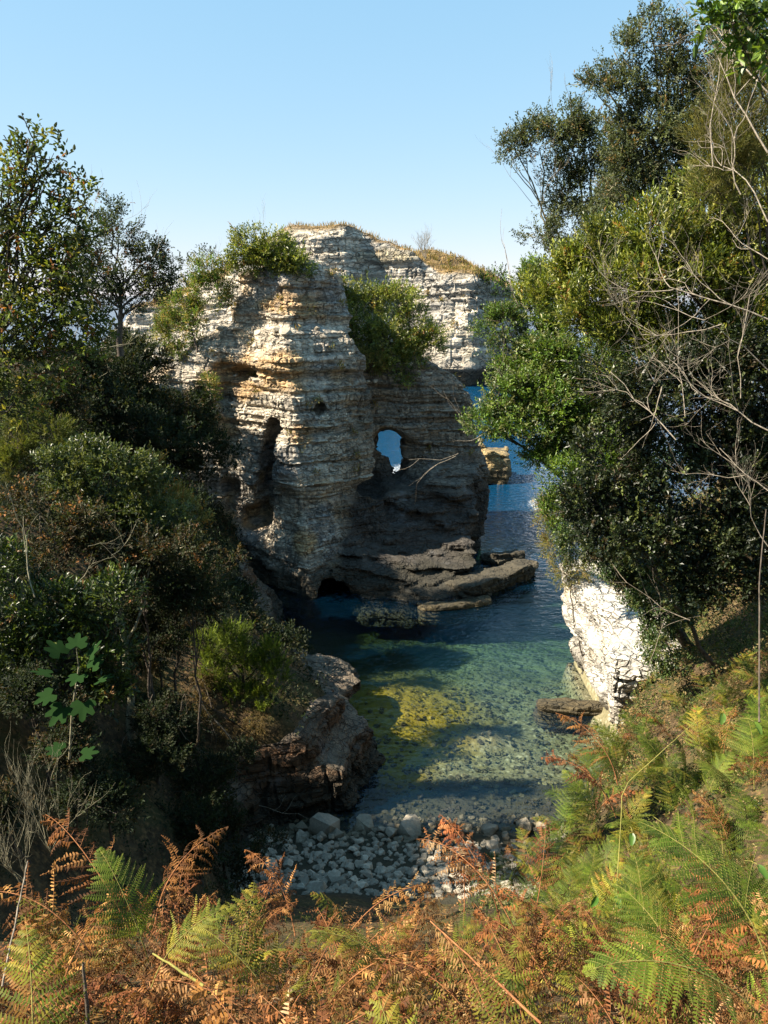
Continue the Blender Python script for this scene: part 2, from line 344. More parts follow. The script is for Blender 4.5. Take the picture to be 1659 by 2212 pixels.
# ---------------------------------------------------------------- bedded rock: a body from a distance field, then beds and blocks cut into it
def surface_nets(f, lo, hi, h):
    ax = [np.arange(lo[i], hi[i] + h, h) for i in range(3)]
    X, Y, Z = np.meshgrid(*ax, indexing='ij')
    F = f(X, Y, Z)
    F[0], F[-1], F[:, 0], F[:, -1], F[:, :, 0], F[:, :, -1] = (np.maximum(F[0], .01), np.maximum(F[-1], .01), np.maximum(F[:, 0], .01), np.maximum(F[:, -1], .01), np.maximum(F[:, :, 0], .01), np.maximum(F[:, :, -1], .01))
    S = F < 0
    cs = [S[a:S.shape[0] - 1 + a, b:S.shape[1] - 1 + b, c:S.shape[2] - 1 + c] for a in (0, 1) for b in (0, 1) for c in (0, 1)]
    cnt = sum(c.astype(np.int8) for c in cs); act = (cnt > 0) & (cnt < 8)
    I = np.argwhere(act)
    corner = [(a, b, c) for a in (0, 1) for b in (0, 1) for c in (0, 1)]
    vals = np.stack([F[I[:, 0] + a, I[:, 1] + b, I[:, 2] + c] for a, b, c in corner], 1)
    acc = np.zeros((len(I), 3)); n = np.zeros(len(I))
    for p in range(8):
        for q in range(p + 1, 8):
            cp, cq = np.array(corner[p]), np.array(corner[q])
            if abs(cp - cq).sum() != 1: continue
            m = (vals[:, p] < 0) != (vals[:, q] < 0)
            t = np.where(m, vals[:, p] / np.where(m, vals[:, p] - vals[:, q], 1), 0)
            acc += np.where(m[:, None], cp + t[:, None] * (cq - cp), 0); n += m
    V = (I + acc / n[:, None]) * h + np.array(lo)
    vid = -np.ones(act.shape, np.int64); vid[tuple(I.T)] = np.arange(len(I))
    quads = []
    for axn in range(3):
        sl0 = [slice(None)] * 3; sl1 = [slice(None)] * 3
        sl0[axn] = slice(0, -1); sl1[axn] = slice(1, None)
        ch = S[tuple(sl0)] != S[tuple(sl1)]
        E = np.argwhere(ch); o1, o2 = [(1, 2), (2, 0), (0, 1)][axn]
        E = E[(E[:, o1] > 0) & (E[:, o2] > 0) & (E[:, o1] < S.shape[o1] - 1) & (E[:, o2] < S.shape[o2] - 1)]
        def c(d1, d2):
            e = E.copy(); e[:, o1] += d1; e[:, o2] += d2; return vid[tuple(e.T)]
        q = np.stack([c(-1, -1), c(0, -1), c(0, 0), c(-1, 0)], 1)
        inside = S[tuple(E.T)]
        q[~inside] = q[~inside][:, ::-1]; quads.append(q)
    Q = np.concatenate(quads); return V, Q[(Q >= 0).all(1)]
def subdivide(V, Q):
    E = np.stack([Q, np.roll(Q, -1, 1)], -1).reshape(-1, 2); E = np.sort(E, 1)
    key = E[:, 0] * len(V) + E[:, 1]
    u, inv = np.unique(key, return_inverse=True); inv = inv.reshape(-1)
    ev = (V[u // len(V)] + V[u % len(V)]) / 2
    fv = V[Q].mean(1)
    e = (inv + len(V)).reshape(-1, 4); f = (np.arange(len(Q)) + len(V) + len(ev))[:, None]
    Q2 = np.concatenate([np.stack([Q[:, k], e[:, k], f[:, 0], e[:, k - 1]], 1) for k in range(4)])
    return np.concatenate([V, ev, fv]), Q2
def vnormals(V, Q):
    fn = np.cross(V[Q[:, 2]] - V[Q[:, 0]], V[Q[:, 3]] - V[Q[:, 1]]); out = np.zeros_like(V)
    for k in range(4):
        for j in range(3): out[:, j] += np.bincount(Q[:, k], fn[:, j], len(V))
    return norm(out)
def bedded(name, sdf, lo, hi, h, mat, seed, bed=(.11, .30), amp=1.0, tilt=(0, 0), palette=None, subdiv=1, block=(.35, .9), parent=None, loc=(0, 0, 0), crack=1.0):
    V, Q = surface_nets(sdf, lo, hi, h)
    for _ in range(subdiv): V, Q = subdivide(V, Q)
    for _ in range(1):                                        # take the voxel steps off
        s = np.zeros_like(V); n = np.zeros(len(V))
        for a in range(4):
            b = (a + 1) % 4
            for j in range(3): s[:, j] += np.bincount(Q[:, a], V[Q[:, b], j], len(V)) + np.bincount(Q[:, b], V[Q[:, a], j], len(V))
            n += np.bincount(Q[:, a], minlength=len(V)) + np.bincount(Q[:, b], minlength=len(V))
        V = .4 * V + .6 * s / n[:, None]
    nm = vnormals(V, Q)
    rng = np.random.default_rng(seed); x, y, z = V.T
    sc = bed[1] / .36
    zt = z + tilt[0] * x + tilt[1] * y + .16 * sc * fbm(x * .25 / sc, y * .25 / sc, z * .2 / sc, seed, 2)
    nb = int((zt.max() - zt.min()) / bed[0]) + 4
    th = rng.uniform(bed[0], bed[1], nb) * rng.choice([.5, .8, 1, 1, 1.9, 2.6], nb); bd = zt.min() - .1 + np.concatenate([[0], np.cumsum(th)])
    k = np.clip(np.searchsorted(bd, zt) - 1, 0, nb - 1); fr = (zt - bd[k]) / th[k]
    prot = rng.normal(0, .055, nb) * sc; prot[rng.random(nb) < .12] -= .22 * sc
    lat = vnoise(x * .55 / sc, y * .55 / sc, k * 7.3, seed + 5)
    w = rng.uniform(block[0], block[1], nb)[k]; ox = rng.uniform(0, 9, nb)[k]
    cx = (x + .25 * sc * vnoise(x / sc, y / sc, z / sc * .6, seed + 8) + ox) / w; cy = (y + .25 * sc * vnoise(x / sc, y / sc, z / sc * .6, seed + 9) + ox * 1.7) / w
    bx, by = np.floor(cx), np.floor(cy)
    br = _h(bx, by, k.astype(float), seed + 21)
    gx_ = np.minimum(cx - bx, 1 - (cx - bx)) * w; gy_ = np.minimum(cy - by, 1 - (cy - by)) * w
    steep = np.clip(1.15 - np.abs(nm[:, 2]), 0, 1)
    # joints: only where the face cuts across them
    gw = .045 * sc
    jx = np.clip(1 - gx_ / gw, 0, 1) * (np.abs(nm[:, 0]) < .92); jy = np.clip(1 - gy_ / gw, 0, 1) * (np.abs(nm[:, 1]) < .75)
    joint = np.maximum(jx, jy) * (_h(bx, by, k + 50., seed + 33) < .75)
    groove = np.clip(1 - fr * th[k] / (.055 * sc), 0, 1) * np.clip(.75 + .6 * lat, 0, 1)
    disp = prot[k] + .13 * sc * lat + (br - .5) * .13 * sc - .11 * sc * joint * crack - .15 * sc * groove
    qx = (x + .5 * sc * vnoise(x * .8 / sc, y * .8 / sc, z * .5 / sc, seed + 14)) / (1.5 * sc); qy = (y + .5 * sc * vnoise(x * .8 / sc, y * .8 / sc, z * .5 / sc, seed + 15)) / (1.5 * sc)
    fg = np.minimum(np.where(np.abs(nm[:, 0]) < .9, np.abs(qx - np.round(qx)), 1), np.where(np.abs(nm[:, 1]) < .7, np.abs(qy - np.round(qy)), 1)) * 1.5
    disp += -.16 * sc * np.clip(1 - fg / .05, 0, 1) * (vnoise(x * .35 / sc, y * .35 / sc, z * .35 / sc, seed + 16) > -.1) + .16 * sc * (_h(np.round(qx), np.round(qy), np.floor(z / (1.3 * sc)), seed + 17) - .5)
    disp += .05 * sc * fbm(x * 3 / sc, y * 3 / sc, z * 3 / sc, seed + 40, 2)
    dirn = nm.copy(); dirn[:, 2] *= .35
    V = V + dirn * (disp * amp * steep)[:, None] + nm * (.04 * sc * fbm(x * 2 / sc, y * 2 / sc, z * 2 / sc, seed + 60, 2) * (1 - steep))[:, None]
    col = palette(x, y, z, k, br, nm, rng, nb)
    me = mesh_np(name, V, Q, mat, np.clip(col, .01, .8))
    return put(name, me, parent, loc)
def pal_mix(a, b, t): return a + (b - a) * np.clip(t, 0, 1)[:, None]
def pal_stack(x, y, z, k, br, nm, rng, nb):
    tone = rng.uniform(.82, 1.12, nb)[k] * (.88 + .24 * br)
    c = np.tile(np.array([.60, .53, .42]), (len(x), 1)) * tone[:, None]
    c = pal_mix(c, np.array([.38, .365, .34]) * tone[:, None], 1.6 * fbm(x * .4, y * .4, z * .5, 71, 3))
    o = fbm(x * .5, y * .5, z * .8, 72, 3) * 1.4 - .35
    o = o + 1.5 * np.exp(-(((x + 7) / 1.6) ** 2 + ((z - 9.6) / 1.5) ** 2)) + .8 * np.exp(-(((x + 5.5) / 2.2) ** 2 + ((z - 13) / 1.2) ** 2))
    c = pal_mix(c, np.array([.56, .36, .16]) * tone[:, None], np.clip(o, 0, .8))
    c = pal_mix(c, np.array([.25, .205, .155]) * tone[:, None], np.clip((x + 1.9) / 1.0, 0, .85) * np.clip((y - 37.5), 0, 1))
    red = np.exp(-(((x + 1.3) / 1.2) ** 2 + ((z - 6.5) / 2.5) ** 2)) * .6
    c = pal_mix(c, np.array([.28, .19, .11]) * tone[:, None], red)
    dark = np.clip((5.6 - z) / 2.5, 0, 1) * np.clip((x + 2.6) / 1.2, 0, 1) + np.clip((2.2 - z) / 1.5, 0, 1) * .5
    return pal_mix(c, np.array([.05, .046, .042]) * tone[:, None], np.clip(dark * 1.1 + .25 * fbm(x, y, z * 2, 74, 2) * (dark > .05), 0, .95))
def pal_head(x, y, z, k, br, nm, rng, nb):
    tone = rng.uniform(.85, 1.12, nb)[k] * (.88 + .24 * br)
    c = np.tile(np.array([.60, .54, .44]), (len(x), 1)) * tone[:, None]
    c = pal_mix(c, np.array([.38, .36, .32]) * tone[:, None], 1.1 * fbm(x * .12, y * .12, z * .15, 81, 3))
    c = pal_mix(c, np.array([.44, .37, .22]) * tone[:, None], np.clip(fbm(x * .15, y * .15, z * .25, 82, 3) * 1.0 - .4, 0, .7))
    c = pal_mix(c, np.array([.09, .085, .08]), np.clip((5 - z) / 4, 0, .85))
    top = np.clip((nm[:, 2] - .55) / .25, 0, 1) * np.clip((z - 9) / 2, 0, 1)
    return pal_mix(c, np.array([.27, .185, .085]) * (.7 + .6 * br)[:, None], top)
def pal_white(x, y, z, k, br, nm, rng, nb):
    tone = rng.uniform(.9, 1.1, nb)[k] * (.92 + .16 * br)
    c = np.tile(np.array([.66, .63, .56]), (len(x), 1)) * tone[:, None]
    c = pal_mix(c, np.array([.52, .42, .25]) * tone[:, None], fbm(x * .8, y * .8, z * .8, 91, 3) * 1.3 - .25)
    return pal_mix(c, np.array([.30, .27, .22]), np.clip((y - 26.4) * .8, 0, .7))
def pal_red(x, y, z, k, br, nm, rng, nb):
    tone = rng.uniform(.8, 1.2, nb)[k] * (.85 + .3 * br)
    c = np.tile(np.array([.155, .085, .045]), (len(x), 1)) * tone[:, None]
    c = pal_mix(c, np.array([.12, .105, .085]) * tone[:, None], fbm(x * .7, y * .7, z * .7, 101, 3) * 1.3 + .1)
    c = pal_mix(c, np.array([.19, .165, .125]) * tone[:, None], np.clip((nm[:, 2] - .4) * 1.5, 0, .7))
    return pal_mix(c, np.array([.07, .06, .045]), np.clip((.7 - z) / .6, 0, .8))

def smin(a, b, k): return -smax(-a, -b, k)
def ell(X, Y, Z, c, r):
    q = np.sqrt(((X - c[0]) / r[0]) ** 2 + ((Y - c[1]) / r[1]) ** 2 + ((Z - c[2]) / r[2]) ** 2)
    return (q - 1) * min(r)
def caps(X, Y, Z, a, b, ra, rb, ys=1.0):
    a, b = np.array(a, float), np.array(b, float); d = b - a
    t = np.clip(((X - a[0]) * d[0] + (Y - a[1]) * d[1] + (Z - a[2]) * d[2]) / (d @ d), 0, 1)
    return np.sqrt((X - a[0] - t * d[0]) ** 2 + ((Y - a[1] - t * d[1]) / ys) ** 2 + (Z - a[2] - t * d[2]) ** 2) - (ra + (rb - ra) * t)

# --- the sea stack with its arch
def stack_sdf(X, Y, Z):
    W = .33 * fbm(X * .6, Y * .6, Z * .5, 201, 3)
    ay = np.interp(Z, [-2, 0, 2, 4.5, 5.1, 7, 9.4, 10.0, 10.9, 12.1, 12.5, 15.6], [33.3, 33.9, 34.5, 35.3, 34.8, 35.3, 36.0, 36.3, 36.1, 36.6, 37.3, 38.0])
    ax_ = np.interp(Z, [-2, 0, 5, 10, 15.6], [-3.6, -3.6, -4.0, -4.3, -4.9])
    xl = np.interp(Z, [0, 5, 8, 9.6, 10.2, 12.1, 12.6, 15.6], [-8.3, -8.7, -8.8, -8.7, -9.3, -8.9, -7.6, -7.4])
    n1 = (-.56, -.828); n2 = (.66, -.75)
    d1 = (X - ax_) * n1[0] + (Y - ay) * n1[1]; d2 = (X - ax_) * n2[0] + (Y - ay) * n2[1]
    d = smax(d1, d2, .22); d = smax(d, xl - X, .45); d = smax(d, Y - 45.5, .6)
    d = smax(d, X - np.interp(Z, [0, 10, 15.6], [.5, -1.0, -2.6]), .6)
    top = 15.5 - .05 * (X + 5.2) ** 2 - .03 * (Y - 41) ** 2
    d = smax(d, (Z - top) * .8, .5)
    # left shoulder running into the hill
    st = np.interp(X, [-18, -14, -11, -9], [9.0, 9.6, 10.6, 11.8])
    s = smax(smax(np.interp(Z, [4, 8, 8.6, 12], [37.2, 37.6, 37.0, 38.4]) - Y, (Z - st) * .8, .5), smax(np.abs(X + 11.5) - 3.3, Y - 44.5, .4), .5)
    d = smin(d, s, .3)
    # arch wall
    fy = np.interp(Z, [-2, 0, 2, 5, 8, 11], [37.6, 38.6, 39.7, 40.7, 41.2, 41.9]) + .30 * X
    wt = np.interp(X, [-3, 0, 2, 4, 5.2], [11.6, 10.9, 10.9, 9.6, 7.8])
    xr = np.interp(Z, [-2, 0, 3, 4.5, 6, 8, 11], [4.9, 5.3, 6.0, 5.9, 5.1, 4.8, 4.2])
    w = smax(fy - Y, X - xr, .5); w = smax(w, Z - wt, .5); w = smax(w, Y - 45.2, .5); w = smax(w, -3.0 - X, .3)
    d = smin(d, w, .35)
    # the foot of the wall: many thin beds stepping out toward the water, dipping right
    zb = Z + .13 * (X - 1) + .25 * fbm(X * .4, Y * .4, 0 * Z, 205, 2); qz = zb / .42; fl = np.floor(qz); fr_ = qz - fl
    zs = (fl + np.clip((fr_ - .62) / .38, 0, 1)) * .42 + .3 * (_h(fl, fl * 0, fl * 0, 207) - .5)
    fb = np.interp(zs, [-1.5, 0, .5, .9, 1.3, 2.2, 4.2, 5.4], [32.6, 33.5, 34.2, 35.4, 36.9, 37.9, 39.5, 41.0]) + .16 * np.abs(X - 1.4) + .5 * fbm(X * .5, Y * 0, fl * 3.1, 209, 2)
    b = smax(fb - Y, smax(X - np.interp(Z, [0, 2, 4], [4.2, 4.9, 5.2]), -2.4 - X, .2), .15); b = smax(b, Z - 4.6, .2) * .8
    d = smin(d, b, .1)
    d = d + W
    # openings
    T = Z + .208 * (Y - 41.5); U = X - .01 * (Y - 41.5)
    hole = np.minimum((np.hypot((U - .22) / .84, (T - 6.05) / .82) - 1) * .8, (np.hypot((U - .66) / .48, (T - 4.95) / 1.05) - 1) * .48)
    hole = np.where((Y > 38) & (Y < 47), hole, 5) + .35 * W + .17 * fbm(X * 2.1, Y * .9, Z * 3.2, 213, 3)
    d = smax(d, -hole, .12)
    d = smax(d, -ell(X, Y, Z, (.7, 40.0, 5.3), (2.3, 2.3, 1.5)) + .5 * W, .25)
    d = smax(d, -ell(X, Y, Z, (-1.0, 39.6, 4.4), (1.3, 2.2, 1.2)) + .5 * W, .2)
    d = smax(d, -caps(X, Y, Z, (-5.35, 36.9, 7.9), (-6.2, 36.6, 3.1), .40, .66, 4.2) + .4 * W, .12)
    d = smax(d, -ell(X, Y, Z, (-6.7, 36.6, 2.9), (.85, 2.0, .8)), .2)
    d = smax(d, -ell(X, Y, Z, (-2.5, 34.2, -.25), (1.3, 2.4, .95)) + .9 * W + .12 * fbm(X * 2, Y, Z * 3, 215, 2), .15)
    d = smax(d, -ell(X, Y, Z, (-7.2, 38.0, 10.15), (.95, 1.3, .42)), .2)
    d = smax(d, -ell(X, Y, Z, (-9.1, 38.2, 8.7), (.5, 2.4, 1.0)), .15)
    d = smax(d, -caps(X, Y, Z, (-8.75, 36.8, 8), (-8.7, 36.4, 3.5), .3, .45, 2.5), .15)
    d = smax(d, -ell(X, Y, Z, (-3.2, 36.9, 8.6), (.3, .8, .4)), .12)
    return d
stack = empty('sea_stack', (-3, 38, 0)); tag(stack, 'tall layered limestone sea stack pierced by an arch', 'sea stack')
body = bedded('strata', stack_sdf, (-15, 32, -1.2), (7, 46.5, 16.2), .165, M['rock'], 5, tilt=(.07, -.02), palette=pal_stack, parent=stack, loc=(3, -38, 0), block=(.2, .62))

# --- headland across the bay
def head_top(X): return np.interp(X, [-62, -46, -41, -36, -31, -24, -15, -5, 1.5, 9.5, 16, 21.5, 25], [4, 9, 13.2, 15.5, 18.3, 20.2, 22.8, 23.2, 21.8, 19.2, 17.4, 14.2, 9])
def head_sdf(X, Y, Z):
    W = 1.4 * fbm(X * .11, Y * .11, Z * .09, 301, 3)
    fy = np.interp(X, [-62, -40, -20, -9, -6, -3.5, -2, 6, 10, 14, 22], [144, 135, 126.5, 121.5, 121.5, 124.8, 124.6, 121.8, 119.3, 119.2, 128]) + .16 * Z + np.where(Z < 2.5, 1.5, 0)
    d = fy - Y
    d = smax(d, (Z - head_top(X) + .012 * np.maximum(Y - 128, 0) ** 1.4) * .75, 2.2)
    d = smax(d, .75 * (X - 22.6) - .35 * (Y - 126) - .0 * Z, 1.5); d = smax(d, Y - 146, 1.5); d = smax(d, -54 - X, 2)
    d = d + W
    d = smax(d, -ell(X, Y, Z, (20, 119, .6), (7, 6, 2.3)), .8)
    return d
headland = tag(empty('headland', (-10, 125, 0)), 'pale layered headland with a dry grassy crown behind the stack', 'headland')
bedded('strata', head_sdf, (-56, 112, -2), (28, 150, 26), .6, M['rock_far'], 9, bed=(.3, .85), tilt=(-.05, 0), palette=pal_head, parent=headland, loc=(10, -125, 0), block=(.7, 2.0), amp=.9)

# --- cliffs of the cove
def right_sdf(X, Y, Z):
    fx = np.interp(Y, [15, 17.5, 20, 22, 25, 27, 28.4, 29.5], [4.9, 5.7, 6.9, 6.95, 6.85, 6.85, 7.6, 9.5]) + np.interp(Z, [-1, 0, .8, 2, 4.5], [.9, .75, .45, .1, -.1])
    d = smax(fx - X, (Z - 4.55 + .10 * np.abs(Y - 22)) * .8, .35); d = smax(d, X - 10.5, .3); d = smax(d, Y - 28.4, .5); d = smax(d, 18.6 - Y, .5)
    d = d + .24 * fbm(X * .7, Y * .7, Z * .7, 401, 3)
    return smax(d, -ell(X, Y, Z, (7.0, 21.6, 1.15), (.9, 1.0, .42)), .15)
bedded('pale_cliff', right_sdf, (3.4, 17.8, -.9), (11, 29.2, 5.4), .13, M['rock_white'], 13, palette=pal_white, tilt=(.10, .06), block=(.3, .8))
tag(bpy.data.objects['pale_cliff'], 'sunlit white limestone cliff under the ivy on the right shore', 'cliff')
def left_sdf(X, Y, Z):
    fx = f_xL(Y) + .15 + np.interp(Z, [-.5, 0, .5, 1.2, 1.5, 3.4], [.55, .5, .25, .1, -.5, -1.0])
    top = np.interp(Y, [15.5, 17, 20.5, 22, 24, 28, 31], [1.2, 2.3, 2.5, 1.6, 1.4, 2.4, 3.0])
    d = smax((X - fx) * .85, (Z - top) * .8, .35); d = smax(d, -6.5 - X, .3); d = smax(d, 16.4 - Y, .4); d = smax(d, Y - 33, .4)
    d = d + .26 * fbm(X * .8, Y * .8, Z * .8, 501, 3)
    led = ell(X, Y, Z, (-2.35, 23.7, .95), (1.5, 1.5, .55)) + .12 * fbm(X * 2, Y * 2, Z * 2, 503, 2)
    return smin(d, led, .2)
bedded('red_cliff', left_sdf, (-7, 15, -.9), (1.4, 33.4, 4.2), .13, M['rock_red'], 17, palette=pal_red, tilt=(-.08, .03), block=(.2, .55), bed=(.14, .36))
tag(bpy.data.objects['red_cliff'], 'shaded reddish brown cliff and grey ledge on the left shore', 'cliff')

# --- loose rocks in the water
def slab_sdf(ax, ay, bx, by, half, top0, top1, seed, depth=1.2):
    dx, dy = bx - ax, by - ay; ln = math.hypot(dx, dy); ux, uy = dx / ln, dy / ln
    def f(X, Y, Z):
        s = (X - ax) * ux + (Y - ay) * uy; p = -(X - ax) * uy + (Y - ay) * ux
        wid = half * np.interp(s / ln, [-.1, .1, .6, 1, 1.1], [.8, 1, .95, .6, .3])
        top = top0 + (top1 - top0) * s / ln - .22 * p
        d = smax(np.abs(p) - wid, np.abs(s - ln / 2) - ln / 2, .3); d = smax(d, Z - top, .12)
        return d + .12 * fbm(X * 1.2, Y * 1.2, Z * 1.2, seed, 3)
    return f
def pal_dark(x, y, z, k, br, nm, rng, nb):
    tone = (.8 + .4 * br) * rng.uniform(.8, 1.2, nb)[k]
    c = np.tile(np.array([.22, .185, .13]), (len(x), 1)) * tone[:, None]
    return pal_mix(c, np.array([.10, .085, .06]), fbm(x, y, z, 111, 3) * .9 + .2)
def pal_gold(x, y, z, k, br, nm, rng, nb):
    return pal_mix(np.tile(np.array([.36, .27, .13]), (len(x), 1)) * (.8 + .4 * br)[:, None], np.array([.14, .12, .08]), fbm(x * 1.5, y * 1.5, z, 113, 3) * 1.2)
o = bedded('tilted_slab', slab_sdf(3.4, 34.2, 7.7, 37.4, 1.2, .45, .6, 601), (1.6, 32, -.8), (10, 39.6, 1.9), .11, M['rock'], 21, bed=(.1, .22), palette=pal_dark, tilt=(.12, -.3), amp=1.2)
tag(o, 'long tilted brown rock slab lying in the water off the stack', 'rock')
o = bedded('shelf_rock', slab_sdf(5.6, 38.6, 7.6, 39.6, .6, .5, .35, 605), (4, 36.6, -.8), (9.5, 41.5, 1.4), .1, M['rock'], 22, bed=(.12, .25), palette=pal_dark)
tag(o, 'small dark rock awash behind the tilted slab', 'rock')
def lump(c, r, seed, na=.2):
    return lambda X, Y, Z: ell(X, Y, Z, c, r) + na * min(r) * fbm(X * 1.1 / min(r), Y * 1.1 / min(r), Z * 1.1 / min(r), seed, 3)
o = bedded('offshore_rock', lambda X, Y, Z: smin(smax(smax(np.abs(X - 8.6) - 1.35, np.abs(Y - 57.5) - 1.6, .5), Z - 2.5, .4), smax(smax(np.abs(X - 6.4) - 1.6, np.abs(Y - 58.5) - 1.2, .4), Z - 3.0, .4), .3) + .35 * fbm(X * .6, Y * .6, Z * .6, 611, 3), (3.6, 54, -1), (11.4, 61.5, 4), .2, M['rock'], 23, palette=pal_gold, tilt=(.05, 0))
tag(o, 'square pale topped rock standing in the sea behind the arch', 'rock')
o = bedded('weedy_ledge', slab_sdf(5.4, 23.9, 8.0, 23.3, .55, .12, .35, 621), (4.2, 22, -.6), (9, 25.4, 1), .07, M['rock_white'], 24, bed=(.08, .18), palette=pal_gold, amp=.6)
tag(o, 'flat golden weedy ledge at the foot of the white cliff', 'rock')
o = bedded('weedy_ledge', slab_sdf(1.6, 32.6, 5.0, 33.2, .7, .05, .18, 625), (.4, 31, -.8), (6.4, 35, 1), .08, M['rock'], 25, bed=(.08, .18), palette=pal_gold, amp=.6)
tag(o, 'low golden brown rock awash at the foot of the stack', 'rock')

# ---------------------------------------------------------------- plants: tubes for wood, small folded blades for leaves
class Wood:
    def __init__(s): s.V, s.F, s.n = [], [], 0
    def tube(s, P, r, k=5):
        P = np.asarray(P, float); r = np.broadcast_to(np.asarray(r, float), (len(P),))
        T = norm(np.gradient(P, axis=0)); up = np.array([.31, .17, .93]); A = norm(np.cross(T, up)); B = np.cross(T, A)
        an = np.arange(k) * 2 * math.pi / k
        ring = P[:, None] + r[:, None, None] * (np.cos(an)[None, :, None] * A[:, None] + np.sin(an)[None, :, None] * B[:, None])
        n = len(P); i = np.arange(n - 1)[:, None] * k; j = np.arange(k)[None]; j2 = (j + 1) % k
        f = np.stack([i + j, i + j2, i + k + j2, i + k + j], -1).reshape(-1, 4) + s.n
        s.V.append(ring.reshape(-1, 3)); s.F.append(f); s.n += n * k
    def build(s, name, mat, parent, base):
        if not s.V: return None
        return put(name, mesh_np(name, np.concatenate(s.V) - base, np.concatenate(s.F), mat, smooth=True), parent)
def wiggle(a, b, rng, n=7, amt=.12, sag=0.0):
    a, b = np.asarray(a, float), np.asarray(b, float); t = np.linspace(0, 1, n)[:, None]; ln = np.linalg.norm(b - a)
    w = np.cumsum(rng.normal(0, 1, (n, 3)), 0); w -= w[0] + (w[-1] - w[0]) * t
    return a + (b - a) * t + w * amt * ln / n + np.array([0, 0, 1]) * (sag * ln * 4 * t * (1 - t))
def twig_tree(wood, p, d, ln, r, depth, rng, spread=.7, up=.15, kids=(2, 4), k=4, tips=None):
    d = norm(np.asarray(d, float)); n = 5; P = [np.asarray(p, float)]; dd = d
    for _ in range(n):
        dd = norm(dd + rng.normal(0, .16, 3) + np.array([0, 0, up * .35])); P.append(P[-1] + dd * ln / n)
    P = np.array(P); wood.tube(P, np.linspace(r, r * .5, n + 1), k)
    if depth == 0:
        if tips is not None: tips.append((P[-1], dd))
        return
    for _ in range(rng.integers(kids[0], kids[1] + 1)):
        i = rng.integers(2, n + 1); q = P[i]
        nd = norm(dd + rng.normal(0, spread, 3) + np.array([0, 0, up]))
        twig_tree(wood, q, nd, ln * rng.uniform(.5, .8), r * .55, depth - 1, rng, spread, up, kids, 3, tips)
def leaf_mesh(P, D, L_, W_, col, rng, hi=False, fold=.25, upn=None):
    """one folded blade per point: P base, D direction"""
    n = len(P); D = norm(D)
    ref = np.array([0, 0, 1.]) + rng.normal(0, .55, (n, 3)) if upn is None else upn + rng.normal(0, .35, (n, 3))
    S = norm(np.cross(D, ref)); Nn = np.cross(S, D); L_ = L_[:, None]; W_ = W_[:, None]
    if hi:
        q = [P, P + D * L_ * .35 + S * W_ * .48 + Nn * W_ * fold, P + D * L_ * .75 + S * W_ * .34 + Nn * W_ * (fold - .1), P + D * L_ - Nn * L_ * .08,
             P + D * L_ * .75 - S * W_ * .34 + Nn * W_ * (fold - .1), P + D * L_ * .35 - S * W_ * .48 + Nn * W_ * fold]
        V = np.stack(q, 1).reshape(-1, 3); i = np.arange(n)[:, None] * 6
        F = np.concatenate([i + np.array([[0, 1, 2, 3]]), i + np.array([[0, 3, 4, 5]])]); c = np.repeat(col, 6, 0)
    else:
        q = [P, P + D * L_ * .5 + S * W_ * .5 + Nn * W_ * fold, P + D * L_, P + D * L_ * .5 - S * W_ * .5 + Nn * W_ * fold]
        V = np.stack(q, 1).reshape(-1, 3); i = np.arange(n)[:, None] * 4
        F = np.concatenate([i + np.array([[0, 1, 2]]), i + np.array([[0, 2, 3]])]); c = np.repeat(col, 4, 0)
    return V, F, c
def pick_cols(n, cols, rng, jit=.22):
    c = np.array([k[:3] for k in cols], float); w = np.array([k[3] for k in cols], float); w /= w.sum()
    out = c[rng.choice(len(c), n, p=w)] * rng.uniform(1 - jit, 1 + jit, (n, 1))
    return out
